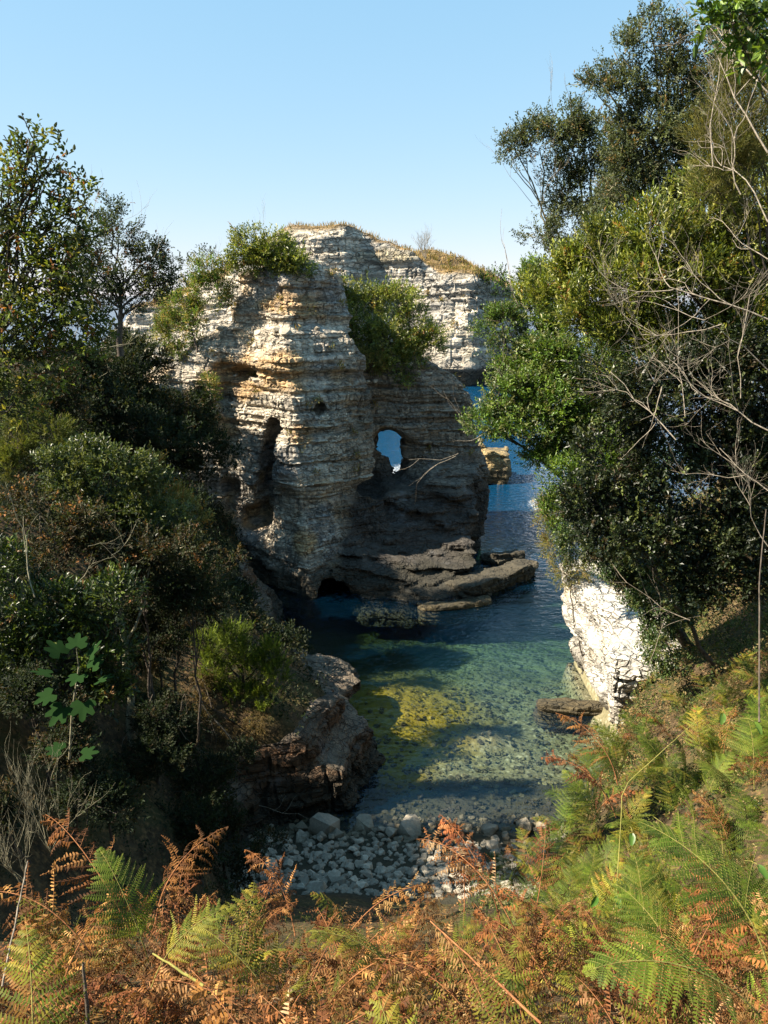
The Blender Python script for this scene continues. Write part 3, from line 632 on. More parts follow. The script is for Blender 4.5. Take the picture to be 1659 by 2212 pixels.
def crown(lobes, rng, ll, lw, cols, lai=4.0, k=9, sl=None, upb=.45, rag=.4, sub=9, hi=False, droop=0.0, wood=None, flat=1.0, twig_r=.004):
    """lobes: (centre, radii) in metres. Leaves sit along short sprigs on the clumps of each lobe."""
    Vs, Fs, Cs, n0 = [], [], [], 0
    sl = sl or ll * 3.2
    for c, r in lobes:
        c = np.asarray(c, float); r = np.asarray(r, float)
        nl = int(1.2 * lai * math.pi * r[0] * r[2] * 1.3 / (.5 * ll * lw)); ns = max(int(nl / k), 4)
        sd_ = norm(rng.normal(0, 1, (sub, 3))); sc_ = c + sd_ * r * rng.uniform(.35, .8, (sub, 1)); sr = rng.uniform(.32, .58, (sub, 1)) * r
        tint = rng.uniform(.72, 1.22, sub)
        i = rng.integers(0, sub, ns)
        d = norm(rng.normal(0, 1, (ns, 3)) + .35 * sd_[i]); rad = rng.random(ns)[:, None] ** .38 * rng.uniform(1 - rag * .5, 1 + rag, (ns, 1))
        p = sc_[i] + d * sr[i] * rad
        ax = norm(.75 * norm(p - c) + upb * np.array([0, 0, 1]) + .45 * rng.normal(0, 1, (ns, 3)) - np.array([0, 0, droop]))
        if wood is not None:
            for q in range(0, ns, 16):
                m_ = c + (p[q] - c) * .45 + rng.normal(0, .06, 3) * r
                wood.tube(np.array([m_, .5 * (m_ + p[q]) + rng.normal(0, .03, 3) * r, p[q] + ax[q] * sl]), [twig_r * 2.4, twig_r * 1.6, twig_r], 3)
        t = (np.arange(k) + .5) / k
        LP = (p[:, None] + ax[:, None] * (t[None, :, None] * sl)).reshape(-1, 3)
        rd = norm(np.cross(np.repeat(ax, k, 0), rng.normal(0, 1, (ns * k, 3))))
        LD = norm(rd * .85 + np.repeat(ax, k, 0) * (.35 + .55 * np.tile(t, ns)[:, None]) * flat)
        Ls = ll * rng.uniform(.6, 1.25, ns * k) * np.repeat(rng.uniform(.75, 1.25, ns), k); Ws = lw * rng.uniform(.75, 1.2, ns * k)
        col = pick_cols(ns, cols, rng)[np.repeat(np.arange(ns), k)] * np.repeat(tint[i], k)[:, None] * rng.uniform(.85, 1.15, (ns * k, 1))
        V, F, cc = leaf_mesh(LP, LD, Ls, Ws, col, rng, hi)
        Vs.append(V); Fs.append(F + n0); Cs.append(cc); n0 += len(V)
    return np.concatenate(Vs), np.concatenate(Fs), np.concatenate(Cs)
def lobes_at(rows, y, dr=.8):
    """rows: (dx, dy, rx, ry[, extra distance]) in view units -> lobes in metres"""
    out = []
    for q in rows:
        yy = y + (q[4] if len(q) > 4 else 0); m = mper(yy)
        out.append((sight(q[0], q[1], yy), (q[2] * m, max(q[2], q[3]) * m * dr, q[3] * m)))
    return out
def plant(name, label, cat, base, lobes, seed, leaf=None, mat='leaf', bark='bark', trunk=.1, group=None, limbs=True, crown_name='crown', **kw):
    rng = np.random.default_rng(seed); base = np.asarray(base, float)
    root = tag(empty(name, base), label, cat, group)
    wood = Wood(); tw = Wood()
    cen = np.mean([l[0] for l in lobes], 0); fork = base + (cen - base) * .38 + np.array([0, 0, .05 * np.linalg.norm(cen - base)])
    if limbs:
        TP = wiggle(base - np.array([0, 0, .25]), base + (cen - base) * .85, rng, 12, .16)
        t = Wood(); t.tube(TP, np.linspace(trunk, trunk * .35, 12), 8); t.build('trunk', M[bark], root, base)
        for c, r in lobes:
            fork = TP[int(np.clip(np.argmin(np.linalg.norm(TP - c, axis=1)) - rng.integers(1, 5), 2, 11))]
            wood.tube(wiggle(fork, c, rng, 8, .25, .05), np.linspace(trunk * .34, trunk * .10, 8), 5)
            for _ in range(3):
                e = c + norm(rng.normal(0, 1, 3) + np.array([0, 0, .4])) * np.asarray(r) * .8
                wood.tube(wiggle(c + (fork - c) * rng.uniform(0, .3), e, rng, 6, .2), np.linspace(trunk * .12, trunk * .04, 6), 4)
        wood.build('branches', M[bark], root, base)
    V, F, C = crown(lobes, rng, wood=tw, **kw)
    put(crown_name, mesh_np(crown_name, V - base, F, M[mat], C), root)
    q = tw.build('twigs', M[bark], root, base)
    if q: tag(q, kind='stuff')
    return root
def on_ground(x, y, dz=0): return np.array((x, y, ground_z(x, y) + dz))

OAK_DULL = [(.05, .065, .030, 5), (.09, .11, .045, 3), (.15, .17, .10, 2), (.18, .12, .05, .6)]
LAUREL = [(.11, .145, .018, 4), (.21, .23, .035, 3), (.045, .07, .012, 3), (.32, .31, .09, 1.2), (.25, .13, .03, .25)]
FRESH = [(.07, .13, .016, 4), (.13, .20, .025, 3), (.035, .07, .012, 2.5)]
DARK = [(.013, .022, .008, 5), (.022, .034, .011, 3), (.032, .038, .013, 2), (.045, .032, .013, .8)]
OLIVE = [(.15, .145, .035, 4), (.25, .22, .07, 3), (.08, .085, .02, 2), (.30, .20, .07, 1)]
AUTUMN = [(.06, .085, .02, 5), (.13, .165, .025, 2.5), (.24, .22, .04, .9), (.20, .09, .035, .6), (.035, .045, .02, 4)]
RUST = [(.10, .055, .018, 1), (.04, .03, .012, 3), (.03, .036, .012, 6), (.26, .12, .045, .4)]
HEATH = [(.11, .15, .016, 4), (.18, .22, .028, 2), (.055, .08, .012, 4)]

# ---- right shore
plant('holm_oak', 'thin crowned grey green oak leaning out against the sky on the right', 'tree', on_ground(9.5, 21), lobes_at([(1110, 318, 34, 26), (1165, 320, 50, 50), (1215, 262, 52, 42), (1255, 315, 60, 60), (1300, 290, 40, 45), (1210, 410, 52, 46), (1285, 400, 52, 56), (1175, 500, 44, 34), (1235, 490, 55, 50), (1310, 500, 60, 60, -1), (1235, 560, 50, 36, -1), (1330, 440, 50, 50, -1), (1280, 570, 50, 36, -1.5)], 20), 31, mat='leaf_dull', ll=.075, lw=.037, cols=OAK_DULL, lai=2.2, k=8, rag=.75, sub=8, trunk=.13, bark='bark_lichen', twig_r=.006)
plant('holm_oak', 'tall dark oak whose ragged top rises highest before the sky', 'tree', on_ground(10.5, 18), lobes_at([(1295, 175, 36, 30), (1345, 125, 42, 34), (1345, 205, 46, 44), (1405, 62, 40, 34), (1450, 95, 40, 38), (1420, 180, 46, 44), (1400, 280, 66, 60), (1370, 370, 62, 60), (1450, 360, 70, 70), (1480, 260, 56, 60), (1530, 180, 54, 60), (1530, 330, 70, 80), (1420, 450, 70, 60), (1340, 290, 40, 50), (1490, 140, 50, 50), (1330, 400, 50, 60), (1580, 80, 50, 50), (1600, 170, 60, 60), (1640, 110, 50, 60)], 17.5), 32, mat='leaf_dull', ll=.07, lw=.033, cols=OAK_DULL, lai=2.4, k=8, rag=.75, sub=8, trunk=.15, bark='bark_lichen', twig_r=.006)
plant('pine', 'olive needled pine with drooping sprays at the right edge', 'tree', on_ground(9.0, 12.5), lobes_at([(1560, 320, 60, 55), (1620, 390, 60, 60), (1600, 240, 60, 60), (1650, 290, 50, 60), (1655, 180, 50, 60), (1540, 400, 45, 40), (1580, 150, 40, 40)], 11.5), 33, mat='leaf_dull', ll=.11, lw=.010, cols=[(.15, .14, .04, 3), (.10, .11, .03, 3), (.20, .18, .07, 1)], lai=2.2, k=16, rag=.4, upb=.7, trunk=.07, bark='bark', flat=2.0)
plant('laurel_sprig', 'bright broad leaved bough hanging into the top right corner', 'tree', on_ground(9.0, 9.0), lobes_at([(1600, 30, 60, 45), (1655, 60, 45, 60), (1560, 10, 40, 30)], 7.5), 34, ll=.085, lw=.045, cols=FRESH, lai=2.6, k=8, hi=True, trunk=.035, rag=.4, crown_name='foliage')
plant('laurel', 'large sunlit laurel with upright yellow green leaves above the bare twigs', 'tree', on_ground(11.5, 13.5), lobes_at([(1175, 625, 48, 46, 1.5), (1245, 590, 62, 56, 1), (1330, 545, 70, 60, .5), (1420, 515, 76, 66), (1520, 480, 84, 80), (1625, 450, 84, 90), (1280, 660, 80, 66, .6), (1390, 640, 90, 76, .2), (1510, 600, 96, 86), (1630, 580, 96, 96), (1370, 740, 100, 76, .5), (1500, 730, 110, 90, .3), (1630, 730, 100, 96)], 13), 35, ll=.085, lw=.030, cols=LAUREL, lai=4.8, k=9, upb=.9, rag=.6, hi=False, trunk=.14, crown_name='crown', flat=1.5)
plant('evergreen_oak', 'dense green bough reaching left over the water toward the arch', 'tree', on_ground(8.6, 19), lobes_at([(1085, 700, 46, 34), (1150, 680, 66, 56), (1105, 765, 56, 38), (1190, 770, 80, 66, -.5), (1085, 860, 56, 34, -1), (1140, 850, 66, 46, -1), (1055, 915, 46, 26, -1), (1120, 920, 80, 40, -1), (1210, 870, 90, 66, -1), (1270, 780, 90, 80, -1), (1300, 900, 90, 80, -1), (1210, 960, 66, 44, -1), (1150, 600, 30, 40), (1160, 980, 40, 26, -1)], 17), 36, ll=.07, lw=.033, cols=FRESH + [(.16, .17, .06, 2.5)], lai=4.4, k=9, rag=.6, trunk=.16)
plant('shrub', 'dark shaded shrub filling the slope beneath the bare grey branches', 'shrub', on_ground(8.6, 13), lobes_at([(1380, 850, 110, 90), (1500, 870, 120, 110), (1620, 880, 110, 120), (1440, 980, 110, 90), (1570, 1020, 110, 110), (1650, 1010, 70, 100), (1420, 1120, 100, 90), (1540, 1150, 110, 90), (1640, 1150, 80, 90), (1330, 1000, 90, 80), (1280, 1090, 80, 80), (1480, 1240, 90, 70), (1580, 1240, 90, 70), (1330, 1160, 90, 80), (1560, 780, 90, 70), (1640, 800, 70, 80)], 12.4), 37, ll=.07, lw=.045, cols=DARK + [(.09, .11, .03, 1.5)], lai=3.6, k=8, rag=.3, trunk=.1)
plant('shrub', 'fresh green leafy shrub lit in front of the dark slope above the white cliff', 'shrub', on_ground(7.9, 16), lobes_at([(1235, 1030, 56, 50), (1300, 1000, 62, 44), (1360, 960, 60, 44), (1400, 1030, 72, 56), (1290, 1075, 70, 50), (1345, 1100, 70, 50), (1220, 1105, 44, 46)], 15), 38, ll=.085, lw=.032, cols=FRESH + [(.14, .2, .03, 2)], lai=3.4, k=8, upb=.8, rag=.4, trunk=.06, crown_name='foliage', flat=1.4)
plant('ivy', 'glossy ivy hanging over the top of the white cliff', 'ivy', on_ground(7.9, 18), lobes_at([(1240, 1165, 46, 50, 3), (1300, 1190, 66, 60), (1380, 1200, 70, 60), (1450, 1220, 66, 60), (1365, 1265, 40, 40), (1425, 1300, 56, 56, -1), (1400, 1350, 32, 44, -1), (1430, 1410, 36, 50, -2), (1465, 1330, 46, 56, -2)], 18), 39, ll=.065, lw=.055, cols=[(.03, .055, .014, 4), (.06, .09, .022, 3), (.11, .12, .035, 2)], lai=3.4, k=6, droop=.9, upb=.0, rag=.3, trunk=.04, crown_name='foliage')
plant('spurge', 'tuft of yellow green cliff plants at the tip of the white cliff', 'plant', on_ground(7.6, 25.5, .2), lobes_at([(1215, 1235, 22, 36), (1250, 1225, 26, 30), (1195, 1180, 24, 40), (1170, 1120, 26, 44), (1200, 1090, 30, 40)], 25), 40, mat='leaf_dull', ll=.10, lw=.03, cols=OLIVE, lai=2.0, k=8, rag=.5, trunk=.03, crown_name='foliage')

# bare twigs
def bare(name, label, starts, seed, mat='bark_pale', r=.02, ln=1.2, depth=3, spread=.55, up=.12, kids=(2, 4), cat='dead branches', group=None):
    rng = np.random.default_rng(seed); base = np.asarray(starts[0][0], float)
    root = tag(empty(name, base), label, cat, group)
    for p, d, l, rr in starts:  # each main limb is a part
        w = Wood(); twig_tree(w, p, d, l, rr, depth, rng, spread, up, kids); w.build('branch', M[mat], root, base)
    return root
def st(dx, dy, y, ex, ey, ey_y, r): # limb from one seen point to another
    a = sight(dx, dy, y); b = sight(ex, ey, ey_y); return (a, b - a, float(np.linalg.norm(b - a)), r * .4)
bare('bare_shrub', 'tangle of leafless grey twigs spread before the laurel on the right', [st(1659, 690, 10.5, 1450, 610, 10.8, .035), st(1480, 620, 10.8, 1310, 640, 11, .022), st(1659, 800, 10.5, 1500, 700, 10.6, .025), st(1659, 930, 10.2, 1480, 860, 10.6, .028), st(1460, 950, 10.8, 1330, 780, 11.2, .024), st(1659, 1060, 10, 1540, 980, 10.3, .02), st(1659, 560, 10.5, 1560, 500, 10.8, .02), st(1560, 700, 10.5, 1380, 760, 11, .02), st(1600, 860, 10.2, 1620, 640, 10.6, .02), st(1480, 900, 10.8, 1460, 720, 11, .02), st(1659, 1180, 10, 1560, 1090, 10.3, .02)], 51, depth=3, kids=(3, 5), spread=.6)
bare('bare_shrub', 'pale leafless branches crossing the sky at the upper right edge', [st(1659, 330, 9.5, 1560, 120, 10, .03), st(1659, 200, 9.5, 1500, 40, 10, .024), st(1600, 420, 9.8, 1520, 300, 10, .024), st(1659, 480, 9.5, 1590, 300, 9.8, .024), st(1540, 360, 10, 1470, 150, 10.6, .02)], 52, depth=3, kids=(3, 4), spread=.5)
bare('dead_bough', 'white forked dead twig pointing left in front of the arch', [st(1040, 940, 15.5, 985, 985, 15.3, .022), st(990, 980, 15.3, 890, 1022, 15, .014), st(985, 985, 15.3, 905, 1050, 15, .014)], 53, depth=1, kids=(1, 2), spread=.4)
bare('dead_bough', 'grey dead twigs standing up from the bough by the far water', [st(1010, 935, 15.6, 955, 875, 15.4, .012), st(1012, 930, 15.6, 985, 860, 15.4, .012), st(1070, 850, 16, 1045, 780, 16, .012), st(1110, 840, 16, 1085, 780, 16, .014)], 54, depth=1, kids=(2, 3), spread=.35)
bare('dead_bough', 'leafless spray of twigs reaching left beneath the oak against the sky', [st(1190, 455, 19.5, 1110, 420, 19.3, .025), st(1150, 440, 19.4, 1080, 380, 19.2, .016), st(1170, 450, 19.5, 1130, 370, 19.3, .016)], 55, depth=2, kids=(2, 4), spread=.35, up=.25)
bare('dead_bough', 'two bare poles sticking out of the leaves beside the headland', [st(1120, 660, 17, 1060, 545, 17, .022), st(1105, 630, 17, 1095, 590, 17, .012)], 56, depth=1, kids=(1, 3), spread=.3, up=.3)
bare('dead_bough', 'pale dry upright twigs on top of the thin crowned oak', [st(1200, 260, 19.6, 1165, 195, 19.4, .016), st(1235, 240, 19.6, 1225, 190, 19.4, .014), st(1265, 240, 19.6, 1280, 200, 19.4, .014)], 57, depth=2, kids=(2, 3), spread=.3, up=.4)
bare('broken_trunk', 'barkless grey broken limb forking downward amid the shaded leaves', [st(1430, 835, 10.6, 1420, 905, 10.6, .03), st(1420, 900, 10.6, 1370, 960, 10.6, .018), st(1422, 905, 10.6, 1480, 975, 10.6, .016)], 58, depth=1, kids=(1, 2), spread=.4, up=-.1)
bare('dead_bough', 'thin white twigs arching over the ivy on the white cliff', [st(1420, 1330, 15, 1350, 1180, 15.2, .016), st(1490, 1340, 14, 1340, 1265, 14.6, .03), st(1400, 1450, 14, 1440, 1330, 14.3, .018), st(1540, 1300, 12, 1500, 1200, 12.4, .016), st(1350, 1270, 15, 1310, 1220, 15, .012)], 59, depth=2, kids=(1, 3), spread=.5)

# ---- left shore
plant('oak', 'tall oak with yellowing lobed leaves at the left edge', 'tree', on_ground(-8.0, 10.0), lobes_at([(70, 305, 18, 34), (55, 360, 34, 28), (112, 345, 22, 22), (25, 385, 40, 36), (95, 410, 40, 34), (10, 450, 40, 46), (70, 480, 50, 40), (140, 470, 36, 34), (185, 440, 22, 36), (190, 510, 34, 30), (20, 530, 50, 46), (110, 550, 46, 40), (60, 590, 70, 60), (150, 590, 60, 56), (20, 690, 66, 66), (100, 680, 66, 60), (170, 680, 50, 50), (30, 780, 60, 50), (110, 770, 60, 50), (30, 870, 60, 50), (180, 760, 40, 36)], 9.5), 61, mat='leaf_dull', ll=.075, lw=.036, cols=AUTUMN, lai=1.6, k=7, rag=.7, sub=8, trunk=.085, bark='bark', twig_r=.005, hi=True)
plant('oak', 'smaller dark oak with a leaning trunk standing before the blue sea', 'tree', sight(258, 738, 30) - np.array([0, 0, .3]), lobes_at([(205, 520, 44, 50), (255, 500, 46, 44), (310, 540, 46, 40), (345, 580, 36, 40), (215, 590, 46, 50), (275, 590, 56, 44), (330, 635, 36, 34), (230, 650, 34, 26), (180, 560, 40, 50), (165, 640, 50, 44), (130, 600, 40, 50), (370, 600, 20, 30), (350, 545, 24, 20), (290, 655, 30, 20), (240, 460, 30, 24)], 30), 62, mat='leaf_dull', ll=.12, lw=.06, cols=[(.03, .045, .022, 5), (.05, .065, .03, 3), (.16, .17, .03, .8), (.16, .08, .04, .7)], lai=1.5, k=7, rag=.75, sub=8, trunk=.14, twig_r=.007)
bare('bare_shrub', 'leafless whips sprouting above the left oaks', [st(250, 560, 22, 290, 450, 22, .016), st(200, 480, 15, 195, 380, 15, .012), st(180, 470, 15, 215, 400, 15, .010), st(260, 480, 22, 325, 445, 22, .012), st(330, 560, 22, 370, 500, 22, .012)], 63, depth=1, kids=(1, 3), spread=.3, up=.4)
bare('lichen_limb', 'lichen covered crooked limb curving out of the left shade', [st(80, 815, 12, 160, 735, 12.4, .035), st(140, 745, 12.4, 290, 745, 12.8, .024), st(0, 750, 12, 120, 730, 12.4, .022), st(0, 700, 12, 130, 640, 12.4, .016)], 64, mat='bark_lichen', depth=2, kids=(2, 3), spread=.5)
plant('privet', 'glossy green bush catching the sun below the shaded hillside', 'shrub', on_ground(-5.4, 13.8), lobes_at([(130, 1010, 46, 36), (190, 1000, 56, 44), (250, 1010, 60, 44), (310, 1030, 50, 44), (160, 1070, 60, 50), (235, 1090, 70, 50), (310, 1100, 60, 50), (370, 1130, 44, 40)], 13.6), 65, ll=.07, lw=.034, cols=[(.075, .095, .02, 4), (.14, .155, .04, 2), (.03, .05, .012, 4)], lai=3.4, k=9, upb=.8, rag=.45, trunk=.06, crown_name='foliage')
plant('spindle', 'orange tinged bush beside the glossy green one', 'shrub', on_ground(-6.3, 22), lobes_at([(345, 1050, 30, 44), (330, 1010, 22, 26), (385, 1090, 34, 44), (420, 1120, 34, 34)], 21), 66, mat='leaf_dull', ll=.09, lw=.04, cols=OLIVE + [(.30, .15, .03, 2)], lai=2.4, k=8, upb=.8, rag=.5, trunk=.05, crown_name='foliage')
plant('heath_bush', 'olive heath bush in half shade at the left of the privet', 'shrub', on_ground(-8.6, 17), lobes_at([(30, 950, 50, 44), (110, 930, 46, 34), (60, 900, 40, 30), (20, 1000, 40, 40), (140, 975, 30, 30)], 17), 67, mat='leaf_dull', ll=.075, lw=.018, cols=[(.09, .11, .02, 4), (.14, .14, .03, 2), (.05, .06, .015, 2)], lai=3.0, k=14, upb=.9, rag=.4, trunk=.05, crown_name='foliage', flat=2)
plant('oak', 'low oak sprawling with rust coloured leaves over the left slope', 'tree', on_ground(-4.8, 12.6), lobes_at([(60, 1090, 60, 44), (150, 1150, 70, 44), (240, 1190, 70, 40), (330, 1190, 66, 40), (400, 1180, 46, 34), (100, 1210, 70, 40), (270, 1250, 80, 40), (180, 1120, 60, 34)], 12.7), 68, mat='leaf_dull', ll=.075, lw=.035, cols=RUST, lai=2.6, k=6, rag=.5, trunk=.09, bark='bark_lichen')
plant('laurel', 'leafy laurel with pale lit leaves in the lower left shade', 'shrub', on_ground(-5.4, 11), lobes_at([(10, 1230, 40, 66), (40, 1310, 60, 60), (120, 1330, 66, 56), (200, 1320, 60, 56), (255, 1290, 44, 50), (90, 1400, 80, 60), (190, 1400, 76, 60), (250, 1390, 50, 60), (20, 1420, 50, 70), (140, 1480, 90, 60), (240, 1480, 60, 50)], 10.5), 69, ll=.085, lw=.034, cols=[(.04, .065, .010, 4), (.10, .135, .022, 2), (.018, .032, .008, 5), (.22, .12, .05, .15)], lai=3.6, k=9, upb=.9, rag=.6, trunk=.07, crown_name='foliage', flat=1.4)
plant('tree_heath', 'bright yellow green tree heath perched on the edge of the red cliff', 'shrub', np.array((-3.9, 18.9, 3.0)), lobes_at([(455, 1400, 40, 36), (500, 1375, 44, 30), (470, 1440, 46, 36), (530, 1420, 40, 36), (585, 1420, 38, 32), (560, 1450, 44, 30), (600, 1455, 26, 26), (520, 1490, 40, 30), (570, 1510, 40, 26), (510, 1540, 36, 26), (460, 1480, 24, 30)], 18.4), 70, mat='leaf_dull', ll=.08, lw=.017, cols=HEATH, lai=2.6, k=20, sl=.28, upb=1.2, rag=.6, trunk=.07, crown_name='foliage', flat=2.2)
plant('dry_heath', 'straw brown dying heath hanging under the bright tree heath', 'shrub', np.array((-3.6, 18.3, 2.6)), lobes_at([(430, 1530, 30, 40), (490, 1570, 34, 26), (560, 1560, 30, 24), (440, 1470, 20, 30), (340, 1520, 40, 50, -2), (300, 1440, 30, 40, -3)], 18), 71, mat='leaf_dull', ll=.07, lw=.012, cols=[(.20, .14, .05, 3), (.12, .09, .03, 3)], lai=1.5, k=14, sl=.25, upb=-.2, droop=.5, rag=.5, trunk=.03, crown_name='foliage')
bare('dead_roots', 'pale dead roots and twigs dangling in the shade of the left cliff', [st(330, 1500, 13, 300, 1620, 13, .02), st(350, 1510, 13, 400, 1600, 13.2, .014), st(360, 1490, 13, 430, 1500, 13.5, .016), st(400, 1530, 13.5, 450, 1650, 13.5, .012), st(300, 1520, 13, 260, 1600, 12.8, .012), st(420, 1480, 14, 480, 1560, 14, .02), st(270, 1560, 12.8, 330, 1680, 12.8, .012)], 72, depth=2, kids=(2, 4), spread=.5, up=-.3)
bare('dead_bough', 'white dead twigs sticking out over the grey ledge', [st(610, 1450, 21, 680, 1440, 21, .016), st(600, 1470, 21, 700, 1490, 21, .014), st(620, 1500, 21, 690, 1520, 21.2, .012)], 73, depth=2, kids=(2, 4), spread=.45, up=-.1)
bare('dead_bough', 'forked white twig lying above the stony beach', [st(560, 1740, 15, 640, 1770, 15.2, .014), st(590, 1752, 15, 630, 1735, 15.1, .010)], 74, depth=1, kids=(1, 2), spread=.4, up=0)
bare('dead_bough', 'curved grey branch rising at the left edge beside the laurel', [st(75, 1290, 10, 45, 1140, 10.4, .035), st(160, 1270, 10.4, 215, 1205, 10.6, .016), st(240, 1200, 12, 330, 1165, 12.3, .012), st(190, 1180, 12, 250, 1150, 12.3, .010)], 75, mat='bark_lichen', depth=2, kids=(1, 3), spread=.5, up=.2)

# shaded bushes that clothe the left hillside
rngL = np.random.default_rng(7)
hill_rows = [(150, 800, 27, 'broad dark bush high on the shaded hillside under the small oak'), (280, 800, 32, 'dark bush at the crest of the shaded hillside left of the stack'), (200, 880, 27, 'dark bush in the middle of the shaded hillside'), (330, 880, 33, 'dark bush beside the small cave mouth of the stack'), (380, 930, 34, 'dark hanging bush against the foot of the stack shoulder'), (270, 940, 28, 'dark bush low on the shaded hillside above the privet'), (60, 850, 20, 'dark bush under the crooked lichen limb'), (400, 1210, 24, 'dark brown heath bush below the orange tinged one'), (490, 1300, 25, 'dark heath mound ending above the still shaded water'), (400, 1290, 20, 'dark bush behind the leafy laurel on the left slope'), (360, 1120, 25, 'dark bush at the lip of the left slope'), (350, 1400, 15, 'dark bush between the laurel and the bright tree heath'), (540, 1390, 24, 'dark heath overhanging the water beyond the bright tree heath'), (330, 1620, 12, 'dark bush under the dead roots'), (470, 1780, 13, 'black shaded bush on the bank left of the stony beach'), (120, 1620, 9, 'dark bush behind the rust frond in the lower left'), (420, 1680, 12.5, 'dark bush below the red cliff'), (240, 1740, 9, 'dark bush behind the green fern at lower left'),
    (350, 1270, 15, 'dark dense bush under the rust coloured oak'), (400, 1400, 20, 'dark bush rising behind the bright tree heath'), (300, 1350, 13.5, 'dark bush behind the fig on the left bank'), (450, 1190, 27, 'dark bush nearest the cleft of the stack'), (590, 1400, 23.5, 'dark bush drooping over the grey ledge'), (380, 1560, 13.5, 'dark bush under the dry heath of the left bank'), (540, 1840, 13.2, 'black bush at the left end of the stony beach'), (420, 1840, 11, 'black bush behind the brown ferns at left'), (60, 1500, 9.5, 'dark bush left of the fig'), (20, 1720, 8, 'dark bush at the left edge behind the dry heath stalks'), (290, 800, 35, 'dark ivy mass capping the rock shoulder left of the stack'), (420, 1000, 33, 'dark ivy in the gully at the left foot of the stack'), (290, 1200, 13.1, 'tall dark bush behind the rust coloured oak'), (180, 1180, 13.3, 'tall dark bush between the privet and the rust coloured oak'), (390, 1240, 13, 'dark bush right of the rust coloured oak'), (100, 960, 24, 'dark bush at the far left of the shaded hillside')]
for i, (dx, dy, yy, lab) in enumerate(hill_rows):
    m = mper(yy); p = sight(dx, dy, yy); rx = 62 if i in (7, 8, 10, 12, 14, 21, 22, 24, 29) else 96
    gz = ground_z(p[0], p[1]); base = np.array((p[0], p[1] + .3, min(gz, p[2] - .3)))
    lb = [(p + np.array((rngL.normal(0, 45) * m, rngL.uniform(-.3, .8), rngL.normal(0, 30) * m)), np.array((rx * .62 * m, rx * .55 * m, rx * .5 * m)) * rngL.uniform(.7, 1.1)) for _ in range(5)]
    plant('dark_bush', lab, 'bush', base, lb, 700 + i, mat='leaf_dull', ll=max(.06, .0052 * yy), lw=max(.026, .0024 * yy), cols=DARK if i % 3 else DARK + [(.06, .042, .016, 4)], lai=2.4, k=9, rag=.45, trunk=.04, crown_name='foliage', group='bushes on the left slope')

# ---- growing on the rocks
plant('wild_olive', 'rounded green bush crowning the top of the sea stack', 'bush', np.array((-5.2, 39.8, 15.0)), lobes_at([(545, 530, 36, 28), (585, 545, 44, 34), (625, 560, 40, 36), (560, 565, 30, 20), (515, 555, 30, 24), (605, 575, 40, 22), (650, 585, 24, 26), (490, 580, 24, 20)], 38.8), 81, ll=.14, lw=.07, cols=LAUREL, lai=3.4, k=8, rag=.6, trunk=.12)
plant('wild_olive', 'big domed green bush filling the saddle between stack and headland', 'bush', np.array((1.0, 42.8, 10.4)), lobes_at([(745, 650, 40, 36, .6), (800, 650, 50, 36, .6), (850, 670, 50, 44, .5), (900, 710, 44, 44, .4), (770, 710, 60, 50), (840, 730, 66, 56, -.3), (900, 760, 50, 44), (930, 740, 30, 40, .5), (860, 790, 56, 30, -.3), (760, 760, 30, 26, -.2), (730, 690, 24, 40, .3)], 42.3), 82, ll=.15, lw=.07, cols=LAUREL, lai=2.9, k=8, rag=.6, trunk=.16)
plant('ivy', 'olive ivy trailing down the left shoulder of the stack', 'ivy', np.array((-9.2, 38.0, 11.5)), lobes_at([(450, 590, 40, 26), (470, 630, 30, 34), (420, 630, 34, 30), (400, 680, 34, 36), (380, 720, 34, 34), (425, 690, 22, 44), (390, 770, 24, 24), (360, 660, 30, 40, 1.5), (345, 710, 30, 30, 1.2)], 38.6), 83, mat='leaf_dull', ll=.13, lw=.06, cols=OLIVE + FRESH, lai=2.4, k=7, rag=.45, trunk=.06, crown_name='foliage')
plant('ivy', 'small ivy patch hanging beside the cave mouth on the stack', 'ivy', np.array((-8.3, 36.0, 9.2)), lobes_at([(448, 835, 20, 22), (455, 870, 18, 24), (440, 895, 14, 20)], 35.6), 84, mat='leaf_dull', ll=.11, lw=.05, cols=OLIVE + FRESH, lai=2.2, k=7, rag=.4, trunk=.03, crown_name='foliage')
plant('samphire', 'yellowish tuft growing under the domed bush above the arch', 'plant', np.array((-.6, 41.0, 9.9)), lobes_at([(810, 785, 26, 20), (790, 770, 18, 16)], 41), 85, mat='leaf_dull', ll=.12, lw=.04, cols=OLIVE, lai=2.2, k=8, rag=.4, trunk=.03, crown_name='foliage')
plant('shrub', 'dark little shrub on the skyline at the left of the headland', 'shrub', np.array((-29.5, 127, 18.5)), lobes_at([(440, 555, 14, 10), (400, 575, 12, 14)], 127), 86, mat='leaf_dull', ll=.5, lw=.22, cols=DARK, lai=2.2, k=7, rag=.4, trunk=.1)
plant('shrub', 'green shrub draped over the right end of the headland', 'shrub', np.array((18, 124, 14.5)), lobes_at([(1065, 603, 26, 14), (1085, 625, 16, 16)], 123), 87, mat='leaf_dull', ll=.5, lw=.22, cols=FRESH + DARK, lai=2.4, k=7, rag=.4, trunk=.1)
bare('bare_shrub', 'round leafless grey bush on the skyline of the headland', [(sight(920, 560, 126), np.array((rngL.normal(0, .5), rngL.normal(0, .5), 1)), 2.2, .05) for _ in range(7)], 88, depth=3, kids=(3, 4), spread=.4, up=.3, cat='shrub')
bare('bare_shrub', 'few dry stalks standing up behind the bush on the stack', [st(565, 525, 40, 560, 480, 40, .02), st(585, 530, 40, 592, 475, 40, .02), st(480, 580, 40, 470, 540, 40, .02)], 89, depth=2, kids=(2, 3), spread=.25, up=.5, cat='shrub')

